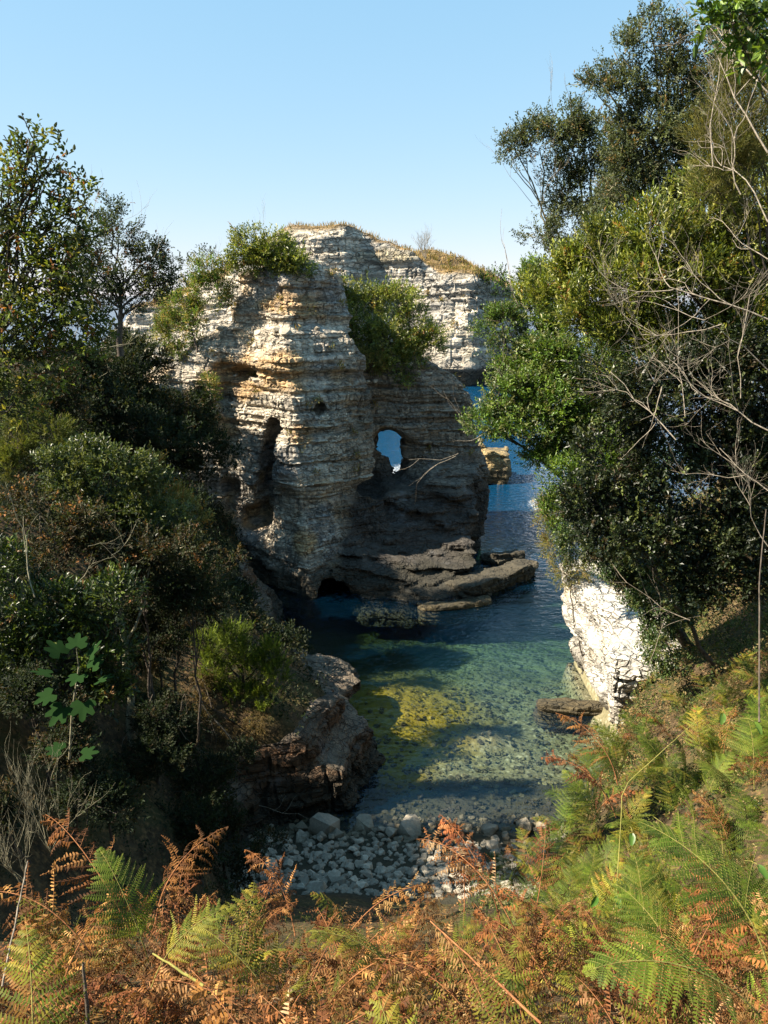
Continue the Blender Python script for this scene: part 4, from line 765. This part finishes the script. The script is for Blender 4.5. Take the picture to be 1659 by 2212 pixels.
# ---------------------------------------------------------------- stones of the beach
rngS = np.random.default_rng(41)
stone_meshes = []
for v in range(14):
    bm = bmesh.new()
    for _ in range(19):
        d = norm(rngS.normal(0, 1, 3)); q = np.sign(d) * np.abs(d) ** .8
        bm.verts.new(q * np.array((.5, rngS.uniform(.32, .46), rngS.uniform(.22, .36))) * rngS.uniform(.92, 1.04))
    r_ = bmesh.ops.convex_hull(bm, input=bm.verts)
    bmesh.ops.delete(bm, geom=[e for e in r_['geom_interior'] if isinstance(e, bmesh.types.BMVert)], context='VERTS')
    me = bpy.data.meshes.new('stone'); bm.to_mesh(me); bm.free(); me.materials.append(M['stone'])
    stone_meshes.append(me)
_co = np.zeros(len(body.data.vertices) * 3, np.float32); body.data.vertices.foreach_get('co', _co); _co = _co.reshape(-1, 3)
_no = np.zeros(len(_co) * 3, np.float32); body.data.vertices.foreach_get('normal', _no); _no = _no.reshape(-1, 3)
for (x0, x1, z0, z1, n_, s0, s1) in ((-8.5, -3.2, 11.9, 12.9, 12, .3, .75), (-2, 3, 9.3, 10.6, 9, .25, .6), (-8, -5, 8, 10.2, 6, .3, .6)):
    _s = np.where((_no[:, 2] > .5) & (_no[:, 1] < .1) & (_co[:, 0] > x0) & (_co[:, 0] < x1) & (_co[:, 2] > z0) & (_co[:, 2] < z1) & (_co[:, 1] < 42.5))[0]
    for q_ in (rngS.choice(_s, min(n_, len(_s)), replace=False) if len(_s) else []):
        o = put('fallen_block', stone_meshes[rngS.integers(14)], stack); o.location = Vector(_co[q_]) + Vector((3, -38, .05)); s_ = rngS.uniform(s0, s1)
        o.scale = (s_, s_ * .9, s_ * .9); o.rotation_euler = (rngS.uniform(-.3, .3), rngS.uniform(-.3, .3), rngS.uniform(0, 6.28))
beach = tag(empty('beach', (1, 15, .5)), kind='structure')
def stone_ok(x, y): return f_xL(y) - .4 < x < f_xR(y) + .5
spots = []
tries = 0
while len(spots) < 300 and tries < 20000:
    tries += 1
    y = rngS.uniform(13.6, 17.6); x = rngS.uniform(-3.4, 5.6)
    if not stone_ok(x, y) or y > 17.8 - .1 * abs(x - 1): continue
    s = float(np.clip(rngS.lognormal(math.log(.24), .36), .14, .6))
    if any((x - a) ** 2 + (y - b) ** 2 < (.36 * (s + c)) ** 2 for a, b, c in spots): continue
    spots.append((x, y, s))
spots += [(-1.6, 17.1, .85), (-.5, 17.4, .7), (-2.2, 16.8, .55), (.7, 17.2, .85), (2.2, 17.4, .5), (2.8, 17.1, .6), (.2, 16.9, .45)]
spots = sorted(spots, key=lambda q: -q[2])[:300]
for x, y, s in spots:
    o = put('stone', stone_meshes[rngS.integers(14)], beach)
    o.location = (x - 1, y - 15, ground_z(x, y) + s * .19 - .5)
    o.rotation_euler = (rngS.uniform(-.4, .4), rngS.uniform(-.4, .4), rngS.uniform(0, 6.28)); o.scale = (s, s, s * rngS.uniform(.8, 1.2))
def stone_pile(name, n, fn, mat, parent=None, off=(0, 0, 0), kind='stuff'):
    Vs, Fs, Cs, n0 = [], [], [], 0
    base_ = []
    for me in stone_meshes:
        co = np.zeros(len(me.vertices) * 3, np.float32); me.vertices.foreach_get('co', co); base_.append((co.reshape(-1, 3), np.array([list(p.vertices) for p in me.polygons])))
    for _ in range(n):
        x, y, s, c = fn()
        co, f = base_[rngS.integers(14)]; a = rngS.uniform(0, 6.28); ca, sa = math.cos(a), math.sin(a)
        co = co * s * np.array((1, 1, rngS.uniform(.7, 1.1))); co = np.stack([co[:, 0] * ca - co[:, 1] * sa, co[:, 0] * sa + co[:, 1] * ca, co[:, 2] + rngS.uniform(-.2, .2) * co[:, 0]], 1)
        Vs.append(co + np.array((x, y, ground_z(x, y) + s * .06)) - np.array(off)); Fs.append(f + n0); Cs.append(np.tile(c, (len(co), 1))); n0 += len(co)
    o = put(name, mesh_np(name, np.concatenate(Vs), np.concatenate(Fs), mat, np.concatenate(Cs)), parent)
    return tag(o, kind=kind)
def small_stone():
    while True:
        y = rngS.uniform(13.2, 18.0); x = rngS.uniform(-3.6, 5.8)
        if stone_ok(x, y): return x, y, rngS.uniform(.09, .24), (.4, .37, .32)
stone_pile('pebbles', 1200, small_stone, M['stone'], beach, (1, 15, .5))
def bed_stone():
    while True:
        y = 17.4 + 9.5 * rngS.random() ** 1.2; x = rngS.uniform(-3, 7.4)
        if stone_ok(x, y) and not (abs(x) < 2.2 and 22.5 < y < 27.5 and rngS.random() < .75):
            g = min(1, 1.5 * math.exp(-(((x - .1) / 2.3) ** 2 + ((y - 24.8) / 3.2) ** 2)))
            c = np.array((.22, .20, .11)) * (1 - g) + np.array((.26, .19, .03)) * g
            if y < 20.2 - .25 * x: c = c * .35  # near-shore stones darkened too, the cove's shadow put into their colour
            return x, y, rngS.uniform(.10, .28), c * rngS.uniform(.5, 1.25)
bed_mat = rock_mat('seabed_stone', 7, wet=False, stain=.4)
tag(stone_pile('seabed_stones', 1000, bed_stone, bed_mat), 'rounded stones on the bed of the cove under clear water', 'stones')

# ---------------------------------------------------------------- foam on the water, and painted glitter beyond the arch
def foam_glitter_sheet(name, cx, cy, rx, ry, label, z=.02, n=24):
    u = np.linspace(-1, 1, n); U, W = np.meshgrid(u, u, indexing='ij')
    V = np.stack([cx + U * rx, cy + W * ry, np.full_like(U, z)], -1).reshape(-1, 3)
    c = np.clip(1.25 - 1.1 * np.hypot(U, W), 0, 1).ravel()
    i = np.arange(n * n).reshape(n, n); q = np.stack([i[:-1, :-1], i[1:, :-1], i[1:, 1:], i[:-1, 1:]], -1).reshape(-1, 4)
    tag(put(name, mesh_np(name, V, q, M['foam'], np.stack([c, c, c], 1))), label, 'foam', kind='stuff')
foam_glitter_sheet('foam', 6.5, 40.6, 1.1, 1.5, 'white surf breaking between the stack and the small dark rock')
foam_glitter_sheet('foam', 10.5, 50, 1.6, 5, 'broken surf beside the square offshore rock', .024)
foam_glitter_sheet('foam', 1.2, 60, 3.5, 9, 'pale streaks painted for the glitter of the water seen through the arch', .028)  # white sheet colour stands in for sparkle on the water behind

# ---------------------------------------------------------------- ground cover on the slopes
def cover(name, label, n, xr, yr, cols, ll, lw, seed, mat, test, k=5, upb=.8, cat='undergrowth'):
    rng = np.random.default_rng(seed)
    x = rng.uniform(*xr, n); y = rng.uniform(*yr, n); z = land(x, y)
    ok = test(x, y, z); x, y, z = x[ok], y[ok], z[ok]; n = len(x)
    cl = np.clip(.75 + .6 * fbm(x * .8, y * .8, 0, seed, 2), .2, 1.6)
    p = np.stack([x, y, z + rng.uniform(-.05, .45, n) * cl], 1)
    ax = norm(rng.normal(0, .6, (n, 3)) + np.array([0, -.15, upb]))
    sc = np.clip(y / 12, .6, 2.2) * rng.uniform(.7, 1.2, n)
    t = (np.arange(k) + .5) / k
    LP = (p[:, None] + ax[:, None] * (t[None, :, None] * (ll * 3 * sc)[:, None, None])).reshape(-1, 3)
    A = np.repeat(ax, k, 0); LD = norm(norm(np.cross(A, rng.normal(0, 1, (n * k, 3)))) + A * .5)
    s = np.repeat(sc, k)
    col = np.repeat(pick_cols(n, cols, rng) * (.75 + .5 * (vnoise(x * 1.1, y * 1.1, 0, seed + 3) * .5 + .5))[:, None], k, 0)
    V, F, C = leaf_mesh(LP, LD, ll * s * rng.uniform(.7, 1.2, n * k), lw * s * rng.uniform(.7, 1.2, n * k), col, rng)
    return tag(put(name, mesh_np(name, V, F, M[mat], C)), label, cat, kind='stuff')
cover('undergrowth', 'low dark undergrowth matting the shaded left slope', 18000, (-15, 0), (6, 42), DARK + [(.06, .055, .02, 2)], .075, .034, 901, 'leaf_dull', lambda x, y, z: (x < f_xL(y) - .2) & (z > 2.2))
cover('undergrowth', 'mixed ivy and herbs matting the right slope under the trees', 22000, (1, 12), (6, 28), [(.05, .075, .02, 3), (.12, .14, .03, 3), (.20, .13, .05, 2), (.26, .20, .09, 1.5), (.03, .05, .014, 2)], .06, .03, 902, 'leaf_dull', lambda x, y, z: (x > f_xR(y) + .25) & (z > 2.6))
cover('leaf_litter', 'brown litter and low plants under the foreground bracken', 9000, (-3.6, 5), (1.5, 8), [(.13, .055, .018, 4), (.08, .04, .018, 3), (.19, .11, .045, 2), (.08, .09, .016, 2)], .032, .012, 903, 'fern_dry', lambda x, y, z: z > 1.9)
def grass(name, label, pts, hgt, wid, cols, seed, parent=None, lean=.35):
    rng = np.random.default_rng(seed); n = len(pts)
    D = norm(rng.normal(0, lean, (n, 3)) + np.array([0, 0, 1.])); h = hgt * rng.uniform(.5, 1.3, n)
    V, F, C = leaf_mesh(pts, D, h, np.full(n, wid), pick_cols(n, cols, rng, .3), rng, fold=.1)
    return tag(put(name, mesh_np(name, V, F, M['grass'], C), parent), label, 'grass', kind='stuff')
STRAW = [(.30, .21, .09, 4), (.22, .14, .06, 3), (.14, .13, .04, 2)]
gx0 = rngS.uniform(-45, 21, 9000); gy0 = rngS.uniform(120, 140, 9000)
hm = headland.children[0].data; co = np.zeros(len(hm.vertices) * 3, np.float32); hm.vertices.foreach_get('co', co); co = co.reshape(-1, 3)
nv = np.zeros(len(hm.vertices) * 3, np.float32); hm.vertices.foreach_get('normal', nv); nv = nv.reshape(-1, 3)
sel = np.where((nv[:, 2] > .55) & (co[:, 2] > 11) & (co[:, 1] < 146))[0]
gp = co[rngS.choice(sel, 9000)] + rngS.normal(0, .25, (9000, 3)) * np.array((1, 1, 0)) - np.array((0, 0, .1))
grass('dry_grass', 'dry straw grass capping the headland', gp, .75, .10, STRAW, 911)
# tufts on the ledges of headland and stack
def tufts(me, parent_loc, n, zr, xr, size, cols, name, label, seed, nzmin=.35):
    rng = np.random.default_rng(seed)
    co = np.zeros(len(me.vertices) * 3, np.float32); me.vertices.foreach_get('co', co); co = co.reshape(-1, 3)
    nv = np.zeros(len(me.vertices) * 3, np.float32); me.vertices.foreach_get('normal', nv); nv = nv.reshape(-1, 3)
    s_ = np.where((nv[:, 2] > nzmin) & (nv[:, 1] < .2) & (co[:, 2] > zr[0]) & (co[:, 2] < zr[1]) & (co[:, 0] > xr[0]) & (co[:, 0] < xr[1]))[0]
    c = co[rng.choice(s_, n)]; p = np.repeat(c, 26, 0) + rng.normal(0, size * .35, (n * 26, 3)) * np.array((1, .6, .7))
    V, F, C = leaf_mesh(p, norm(rng.normal(0, .7, (n * 26, 3)) + np.array([0, -.3, .5])), size * rng.uniform(.4, .8, n * 26), np.full(n * 26, size * .2), pick_cols(n * 26, cols, rng), rng)
    tag(put(name, mesh_np(name, V, F, M['leaf_dull'], C)), label, 'plants', kind='stuff')
tufts(hm, None, 150, (8, 21), (-40, 18), .9, OLIVE + STRAW, 'ledge_plants', 'small dry plants scattered on the ledges of the headland', 921)
tufts(body.data, None, 70, (5, 15), (-16, 5), .32, OLIVE + STRAW, 'ledge_plants', 'small yellowish plants rooted in the ledges of the stack', 922)

# ---------------------------------------------------------------- bracken
def frond(seed, length, npin, npl, cols, width=.36, arch=(8, 75), curl=0.0, bare_part=.28, pl=.030, pw=.010, ragged=.1):
    """returns stalk (V,F) and leaflets (V,F,C); the frond rises from the origin and arches toward +X"""
    rng = np.random.default_rng(seed); n = 26; s = np.linspace(0, 1, n)
    ph = np.radians(arch[0] + (arch[1] - arch[0]) * s ** 1.3); ds = length / (n - 1)
    x = np.concatenate([[0], np.cumsum(np.sin(ph[:-1]) * ds)]); z = np.concatenate([[0], np.cumsum(np.cos(ph[:-1]) * ds)])
    yy = .04 * length * np.sin(s * 3 + seed); P = np.stack([x, yy, z], 1); T = norm(np.gradient(P, axis=0))
    w = Wood(); w.tube(P, np.linspace(.0062, .0012, n) * (length / 1.0) ** .5, 4)
    LP, LD, LU, LL, LW, LC = [], [], [], [], [], []
    Y = np.array([0, 1., 0])
    for i in range(npin):
        f = (i + .5) / npin; sv = bare_part + (1 - bare_part) * f ** .93
        p0 = np.array([np.interp(sv, s, P[:, j]) for j in range(3)]); t0 = norm(np.array([np.interp(sv, s, T[:, j]) for j in range(3)])); nrm = norm(np.cross(t0, Y))
        nrm = -nrm if nrm[2] < 0 else nrm
        pln = width * length * (1 - f) ** .75 * (.55 + .45 * min(1, f * 5 + .35))
        for sg in (-1, 1):
            if rng.random() < ragged * .5: continue
            L_ = pln * rng.uniform(.85, 1.1); m = max(4, int(npl * (L_ / (width * length)) ** .7) + 2)
            al = np.radians(rng.uniform(18, 30) + 22 * f); d = norm(Y * sg * math.cos(al) + t0 * math.sin(al))
            tot = (.25 + curl * rng.uniform(.2, 1.0)) * (1 if rng.random() < .85 else -.6); sw = curl * rng.normal(0, .5)
            p = p0.copy(); dd = d.copy(); un = nrm.copy(); pts = [p.copy()]; base_c = pick_cols(1, cols, rng, .25)[0]
            tw = curl * rng.normal(0, .45)
            for j in range(m):
                st_ = L_ / m
                a = tot / m * (1 + 1.2 * j / m); dd, un = norm(dd * math.cos(a) - un * math.sin(a)), norm(un * math.cos(a) + dd * math.sin(a))
                sd_ = np.cross(un, dd); dd = norm(dd + sd_ * sw / m); sd_ = np.cross(un, dd)
                un = norm(un * math.cos(tw / m) + sd_ * math.sin(tw / m)); sd_ = np.cross(un, dd)
                p = p + dd * st_; pts.append(p.copy()); q = (j + .5) / m
                ln = pl * length * (1 - q) ** .6 * min(1, .5 + 2.5 * (L_ / (width * length)))
                for s2 in (-1, 1):
                    if rng.random() < ragged: continue
                    LP.append(p); cj = curl * rng.uniform(-.2, .8)
                    LD.append(sd_ * s2 * .92 + dd * .32 - un * cj); LU.append(un); LL.append(ln * rng.uniform(.8, 1.15)); LW.append(min(pw * length, st_ * .95) * rng.uniform(.8, 1.1)); LC.append(base_c * rng.uniform(.82, 1.18))
            if L_ > .05 * length: w.tube(np.array(pts[::max(1, m // 4)] + [pts[-1]]), .0010 * length ** .5, 3)
    rng2 = np.random.default_rng(seed + 1)
    n_ = len(LP); D = norm(np.array(LD)); S = norm(np.cross(D, np.array(LU))); U = np.cross(S, D); Lh = np.array(LL)[:, None]; Wh = np.array(LW)[:, None]; P_ = np.array(LP)
    cv = .12 + .35 * curl
    V = np.stack([P_ - S * Wh * .42, P_ + S * Wh * .42, P_ + D * Lh * .6 + S * Wh * .34 - U * Lh * cv * .3, P_ + D * Lh - U * Lh * cv, P_ + D * Lh * .6 - S * Wh * .34 - U * Lh * cv * .3], 1).reshape(-1, 3)
    i = np.arange(n_)[:, None] * 5
    F = [i + np.array([[0, 1, 2, 4]]), i + np.array([[4, 2, 3]])]
    return w, V, F, np.repeat(np.array(LC), 5, 0)
BROWN = [(.22, .085, .024, 4), (.15, .055, .018, 3), (.28, .135, .045, 1.5), (.08, .034, .014, 3)]
PALEB = [(.32, .18, .07, 3), (.25, .11, .035, 3), (.38, .26, .13, 1)]
YELG = [(.19, .185, .02, 4), (.26, .215, .026, 2.5), (.12, .15, .016, 3), (.26, .13, .03, 1)]
GREEN = [(.10, .15, .014, 4), (.155, .195, .02, 3), (.06, .095, .01, 3)]
FR = {}
def variants(key, n, cols, **kw):
    lst = []
    for v in range(n):
        w, V, F, C = frond(1000 + hash_(key) + v * 17, 1.0, cols=cols, **kw)
        lm = mesh_np('leaflets', V, F, M['fern_dry' if key in ('brown', 'pale') else 'fern'], C)
        smesh = mesh_np('stalk', np.concatenate(w.V), np.concatenate(w.F), M['stem_red' if key in ('brown', 'pale') else 'stem_green'], smooth=True)
        lst.append((smesh, lm))
    FR[key] = lst
def hash_(k): return sum(ord(c) * (i + 3) for i, c in enumerate(k))
variants('brown', 7, BROWN, npin=15, npl=15, curl=1.1, arch=(10, 95), ragged=.12, pl=.042, pw=.014)
variants('pale', 4, PALEB, npin=14, npl=14, curl=1.3, arch=(15, 110), ragged=.16, pl=.042, pw=.012)
variants('yellow', 5, YELG, npin=16, npl=17, curl=.35, arch=(8, 85), ragged=.06, pl=.036, pw=.012)
variants('green', 5, GREEN, npin=18, npl=19, curl=.12, arch=(6, 80), ragged=.02, pl=.038, pw=.013, width=.40)
rngF = np.random.default_rng(77)
def fern(key, loc, size, az, lean=0.0, roll=0.0, label=None, group=None, v=None):
    r = empty('bracken_fern', loc); r.rotation_euler = (roll, lean, az); r.scale = (size,) * 3
    sm, lm = FR[key][int(v if v is not None else rngF.integers(len(FR[key])))]
    put('stalk', sm, r); tag(put('leaflets', lm, r), kind='stuff')
    return tag(r, label, 'fern', group)
G_B = ('rust brown dried bracken frond', 'brown bracken of the foreground slope')
G_P = ('curled pale tan dead bracken frond', 'pale tan bracken of the foreground slope')
G_Y = ('yellow green turning bracken frond', 'yellow green bracken of the foreground slope')
G_G = ('fresh green bracken frond on the sunny right slope', 'green bracken of the right slope')
cnt_ = 0
def zone(n, xr, yr, weights, size, grp=None):
    global cnt_
    for _ in range(n):
        x, y = rngF.uniform(*xr), rngF.uniform(*yr); z = ground_z(x, y)
        if z < 2.3: continue
        key = rngF.choice(['brown', 'pale', 'yellow', 'green'], p=np.array(weights) / sum(weights))
        lab = {'brown': G_B, 'pale': G_P, 'yellow': G_Y, 'green': G_G}[key]
        if key != 'green':
            u_ = x / max(y, 1); w_ = 'at lower left' if u_ < -.17 else 'at bottom centre' if u_ < .2 else 'at lower right' if y < 6 else 'up the right slope'
            lab = (lab[0] + ' ' + w_, lab[1] + ' ' + w_)
        fern(key, (x, y, z - .05), rngF.uniform(*size), rngF.uniform(0, 6.28), rngF.normal(0, .25), rngF.normal(0, .2), *lab); cnt_ += 1
zone(95, (-2.4, 2.6), (1.7, 3.9), (6, 2, 2.2, 0), (.75, 1.15))
zone(50, (-3.0, 3.6), (3.6, 5.4), (6, 2.5, 1.0, 0), (.8, 1.15))
zone(60, (1.8, 4.8), (3.2, 7.2), (4, 2.5, 2.2, 1.2), (.7, 1.1))
zone(80, (2.8, 7.2), (6.4, 12.5), (.9, .9, 2.5, 5.0), (1.0, 1.5))
# the rest of the bracken, too deep in the tangle to tell apart
def tangle(name, label, n, xr, yr, keys, mat, size):
    Vs, Fs, Cs, n0 = [], [], [], 0
    cache = {}
    for _ in range(n):
        x, y = rngF.uniform(*xr), rngF.uniform(*yr); z = ground_z(x, y)
        if z < 2.3: continue
        key = keys[rngF.integers(len(keys))]; me = FR[key][rngF.integers(len(FR[key]))][1]
        if me.name not in cache:
            co = np.zeros(len(me.vertices) * 3, np.float32); me.vertices.foreach_get('co', co)
            cc = np.zeros(len(me.vertices) * 4, np.float32); me.color_attributes['Col'].data.foreach_get('color', cc)
            cache[me.name] = (co.reshape(-1, 3), cc.reshape(-1, 4)[:, :3])
        co, cc = cache[me.name]; q = Matrix.Rotation(rngF.uniform(0, 6.28), 3, 'Z') @ Matrix.Rotation(rngF.normal(.35, .5), 3, 'Y')
        v = co @ np.array(q).T * rngF.uniform(*size) + np.array((x, y, z - .1)); 
        v = v.reshape(-1, 5, 3)[:, [0, 1, 3]].reshape(-1, 3); cc = cc.reshape(-1, 5, 3)[:, [0, 1, 3]].reshape(-1, 3)
        Vs.append(v); Cs.append(cc * rngF.uniform(.6, 1.1)); Fs.append(np.arange(len(v)).reshape(-1, 3) + n0); n0 += len(v)
    tag(put(name, mesh_np(name, np.concatenate(Vs), np.concatenate(Fs), M[mat], np.concatenate(Cs))), label, 'bracken', kind='stuff')
tangle('bracken_tangle', 'tangled mat of dry bracken under the standing fronds', 330, (-3.2, 4.6), (1.8, 6.6), ['brown', 'pale', 'brown', 'yellow'], 'fern_dry', (.6, 1.0))
tangle('bracken_tangle', 'tangled mat of green and brown bracken on the right slope', 320, (2.2, 8.0), (5.5, 15), ['green', 'yellow', 'green', 'yellow', 'brown'], 'fern', (1.0, 1.5))
# fronds that stand out
def fern_at(key, dx, dy, y, size, az, lean, label, v=0, roll=0.0):
    p = sight(dx, dy, y); fern(key, tuple(p), size, az, lean, roll, label, None, v)
fern_at('brown', 285, 2010, 3.9, 1.05, 2.6, .15, 'tall upright rust brown frond standing against the dark left bank', 0)
fern_at('brown', 200, 2060, 3.6, .95, 3.0, .45, 'arching brown frond bending to the left edge', 2)
fern_at('brown', 340, 2000, 4.0, .80, .8, .1, 'brown curled frond right behind the green one at lower left', 3)
fern_at('green', 320, 2080, 3.4, .75, 2.5, -.1, 'upright bright green frond at lower left before the shade', 1)
fern_at('yellow', 330, 2140, 3.0, .6, .6, .3, 'broad olive green frond spreading below the upright green one', 1)
fern_at('green', 1640, 2190, 2.3, .85, 3.3, .55, 'large fresh green frond filling the lower right corner', 0)
fern_at('green', 1659, 2120, 2.4, .8, 2.4, .25, 'fresh green frond above the large one in the lower right corner', 2)
fern_at('green', 1500, 2212, 2.4, .62, 2.2, .25, 'small green frond left of the large one in the lower right', 3)
fern_at('green', 1400, 2100, 3.0, .6, 1.7, -.1, 'upright green frond amid brown bracken at lower right', 4)
fern_at('brown', 1075, 2000, 4.0, .85, 2.2, .05, 'dark curled brown frond rising before the stony beach', 4)
fern_at('brown', 1150, 1985, 4.2, .72, 1.2, -.05, 'short brown frond beside the dark curled one before the beach', 5)
fern_at('brown', 1330, 1760, 6.0, .95, 2.9, .2, 'dry brown frond overhanging the clear water on the right', 6)
fern_at('brown', 1330, 1700, 6.2, .95, 2.4, .1, 'upper dry brown frond silhouetted over the water on the right', 1)
fern_at('brown', 1010, 2000, 4.1, .75, 1.9, -.15, 'dark brown frond left of the curled ones before the beach', 6)
fern_at('pale', 1120, 2010, 3.9, .95, 2.6, .2, 'tan curled frond low between the brown ones before the beach', 2)
fern_at('brown', 640, 2020, 4.2, .75, 2.4, .2, 'brown frond tip before the left end of the beach', 2)
fern_at('pale', 760, 2010, 4.0, .70, .3, .3, 'orange stalked frond arching over the beach stones', 1)

def stick(label, pts, r, mat, name='stick'):
    w = Wood(); P = np.array([sight(*q) for q in pts]); base = P[0]
    t = np.linspace(0, 1, 14); k = np.linspace(0, 1, len(P)); PP = np.stack([np.interp(t, k, P[:, j]) for j in range(3)], 1)
    PP[1:-1] += rngF.normal(0, .0015, (12, 3)); w.tube(PP, np.linspace(r, r * .6, 14), 6)
    o = w.build(name, M[mat], None, base); o.location = base; tag(o, label, 'stem')
stick('long orange bracken stalk slanting across the foreground', [(1170, 2212, 2.3), (1040, 2090, 2.7), (930, 1990, 3.2)], .006, 'stem_red')
stick('pale straw stalk slanting at lower left', [(440, 2130, 2.6), (330, 2060, 2.8)], .007, 'stem_green')
stick('white bare stick leaning at the left edge', [(5, 2130, 3.2), (60, 1860, 3.6)], .006, 'bark_pale')
stick('dark stub of a stem standing amid the ferns at lower left', [(190, 2212, 2.7), (180, 2080, 2.75)], .010, 'bark')
stick('thin green stem arching over the right slope', [(1330, 1960, 5), (1345, 1700, 5.6), (1500, 1560, 6)], .005, 'stem_green')
stick('slim mossy trunk rising along the right edge', [(1640, 1560, 7), (1640, 1250, 8.5), (1655, 1100, 9)], .011, 'bark')

# big round leaves
def big_leaf(label, dx, dy, y, size, cols, seed, tilt=0.5):
    rng = np.random.default_rng(seed); n = 14
    a = np.linspace(-2.9, 2.9, n); rr = size * (.5 + .16 * np.cos(a)); px = np.sin(a) * rr * .62; py = -np.cos(a) * rr * 1.1 + size * .1
    py = np.where(np.abs(a) < .3, py - size * .12, py)
    V = np.concatenate([[[0, 0, 0]], np.stack([px, py, np.abs(px) * .55 - .10 * (py / size) ** 2 * size], 1)]); F = np.array([(0, i, i + 1) for i in range(1, n)])
    root = tag(empty('greenbrier', sight(dx, dy, y), (tilt + .3, rng.normal(0, .3), rng.uniform(-.6, .6))), label, 'leaf')
    put('blade', mesh_np('blade', V, F, M['leaf'], np.tile(np.array(cols), (len(V), 1)) * rng.uniform(.85, 1.15, (len(V), 1)), True), root)
    w = Wood(); w.tube(np.array([(0, size * .5, 0), (0, size * .9, -.04), (0, size * 1.2, -.12)]), .003, 4); w.build('stalk', M['stem_green'], root, np.zeros(3))
big_leaf('bright oval leaf held upright above the dried ferns on the right', 1443, 1805, 5.0, .10, (.12, .20, .02), 1, .9)
big_leaf('shaded oval leaf beside the bright one above the dried ferns', 1365, 1810, 5.0, .08, (.06, .13, .015), 2, .5)
big_leaf('left one of two low green leaves among the brown ferns', 1285, 1945, 3.7, .06, (.06, .15, .015), 3, .5)
big_leaf('right one of two low green leaves among the brown ferns', 1335, 1945, 3.7, .06, (.05, .12, .015), 4, .4)
big_leaf('green leaf at the right edge above the ferns', 1645, 1880, 4.2, .08, (.06, .13, .015), 5, .3)
big_leaf('round leaf in the ferny hollow on the right slope', 1560, 1550, 7.2, .11, (.08, .15, .02), 6, .5)
big_leaf('second round leaf below the slim mossy trunk', 1635, 1570, 7.0, .12, (.10, .17, .02), 7, .4)

# fig with large lobed leaves
fig = tag(empty('fig', sight(150, 1640, 8.5)), 'young fig with large lobed leaves in the left shade', 'plant')
fb = np.array(fig.location); w = Wood(); stemP = np.array([fb, sight(155, 1540, 8.5), sight(170, 1440, 8.4), sight(165, 1400, 8.4)]); w.tube(stemP, [.014, .011, .008, .005], 6); w.build('stem', M['bark_lichen'], fig, fb)
lob = [(-2.3, .55), (-1.75, .85), (-1.35, .95), (-1.12, .72), (-.85, 1.15), (-.62, 1.2), (-.36, .78), (-.17, 1.25), (0, 1.42), (.17, 1.25), (.36, .78), (.62, 1.2), (.85, 1.15), (1.12, .72), (1.35, .95), (1.75, .85), (2.3, .55)]
fv = np.array([[0, 0, 0]] + [[.0, -.05, 0]] + [[math.sin(a) * r, math.cos(a) * r, .10 * abs(math.sin(a)) * r - .08 * r * r] for a, r in lob])
ff = np.array([(0, i, i + 1) for i in range(2, len(fv) - 1)] + [(1, 0, 2), (0, 1, len(fv) - 1)])
fm = mesh_np('leaf', fv * .14, ff, M['leaf_matt'], np.tile((.016, .040, .011), (len(fv), 1)), True)
for dx, dy, rz, rx, sc in [(130, 1410, 1.2, .7, 1.2), (195, 1415, -1.0, .9, 1.1), (165, 1395, .2, .6, 1.0), (105, 1455, 1.9, .4, 1.1), (215, 1470, -1.6, .4, 1.0), (135, 1530, 2.8, -.5, 1.3), (180, 1520, 3.4, -.6, 1.2), (110, 1500, 2.3, -.2, 1.1), (200, 1440, -.7, .7, 1.0), (170, 1460, 3.0, -.1, 1.0), (130, 1620, 1.5, .2, 1.0), (180, 1630, -1.4, .2, 1.0)]:
    o = put('leaf', fm, fig); o.location = sight(dx, dy, 8.35) - fb; o.rotation_euler = (rx, rngF.normal(0, .2), rz); o.scale = (sc,) * 3
# dry heath stalks at the left edge
for j, (dx, dy, lab) in enumerate([(60, 1880, 'dry feathery heath stalks at the left edge before the shade'), (110, 1800, 'second tuft of dry heath stalks right of the first')]):
    b0 = sight(dx, dy + 40, 4.6 + j); rng = np.random.default_rng(950 + j); root = tag(empty('dry_heath', b0), lab, 'plant')
    for q in range(6):
        w = Wood(); twig_tree(w, b0, np.array((rng.normal(0, .22), rng.normal(0, .2), 1)), rng.uniform(.35, .6), .004, 2, rng, .32, .35, (4, 6), 3); w.build('stalk', M['bark_lichen'], root, b0)
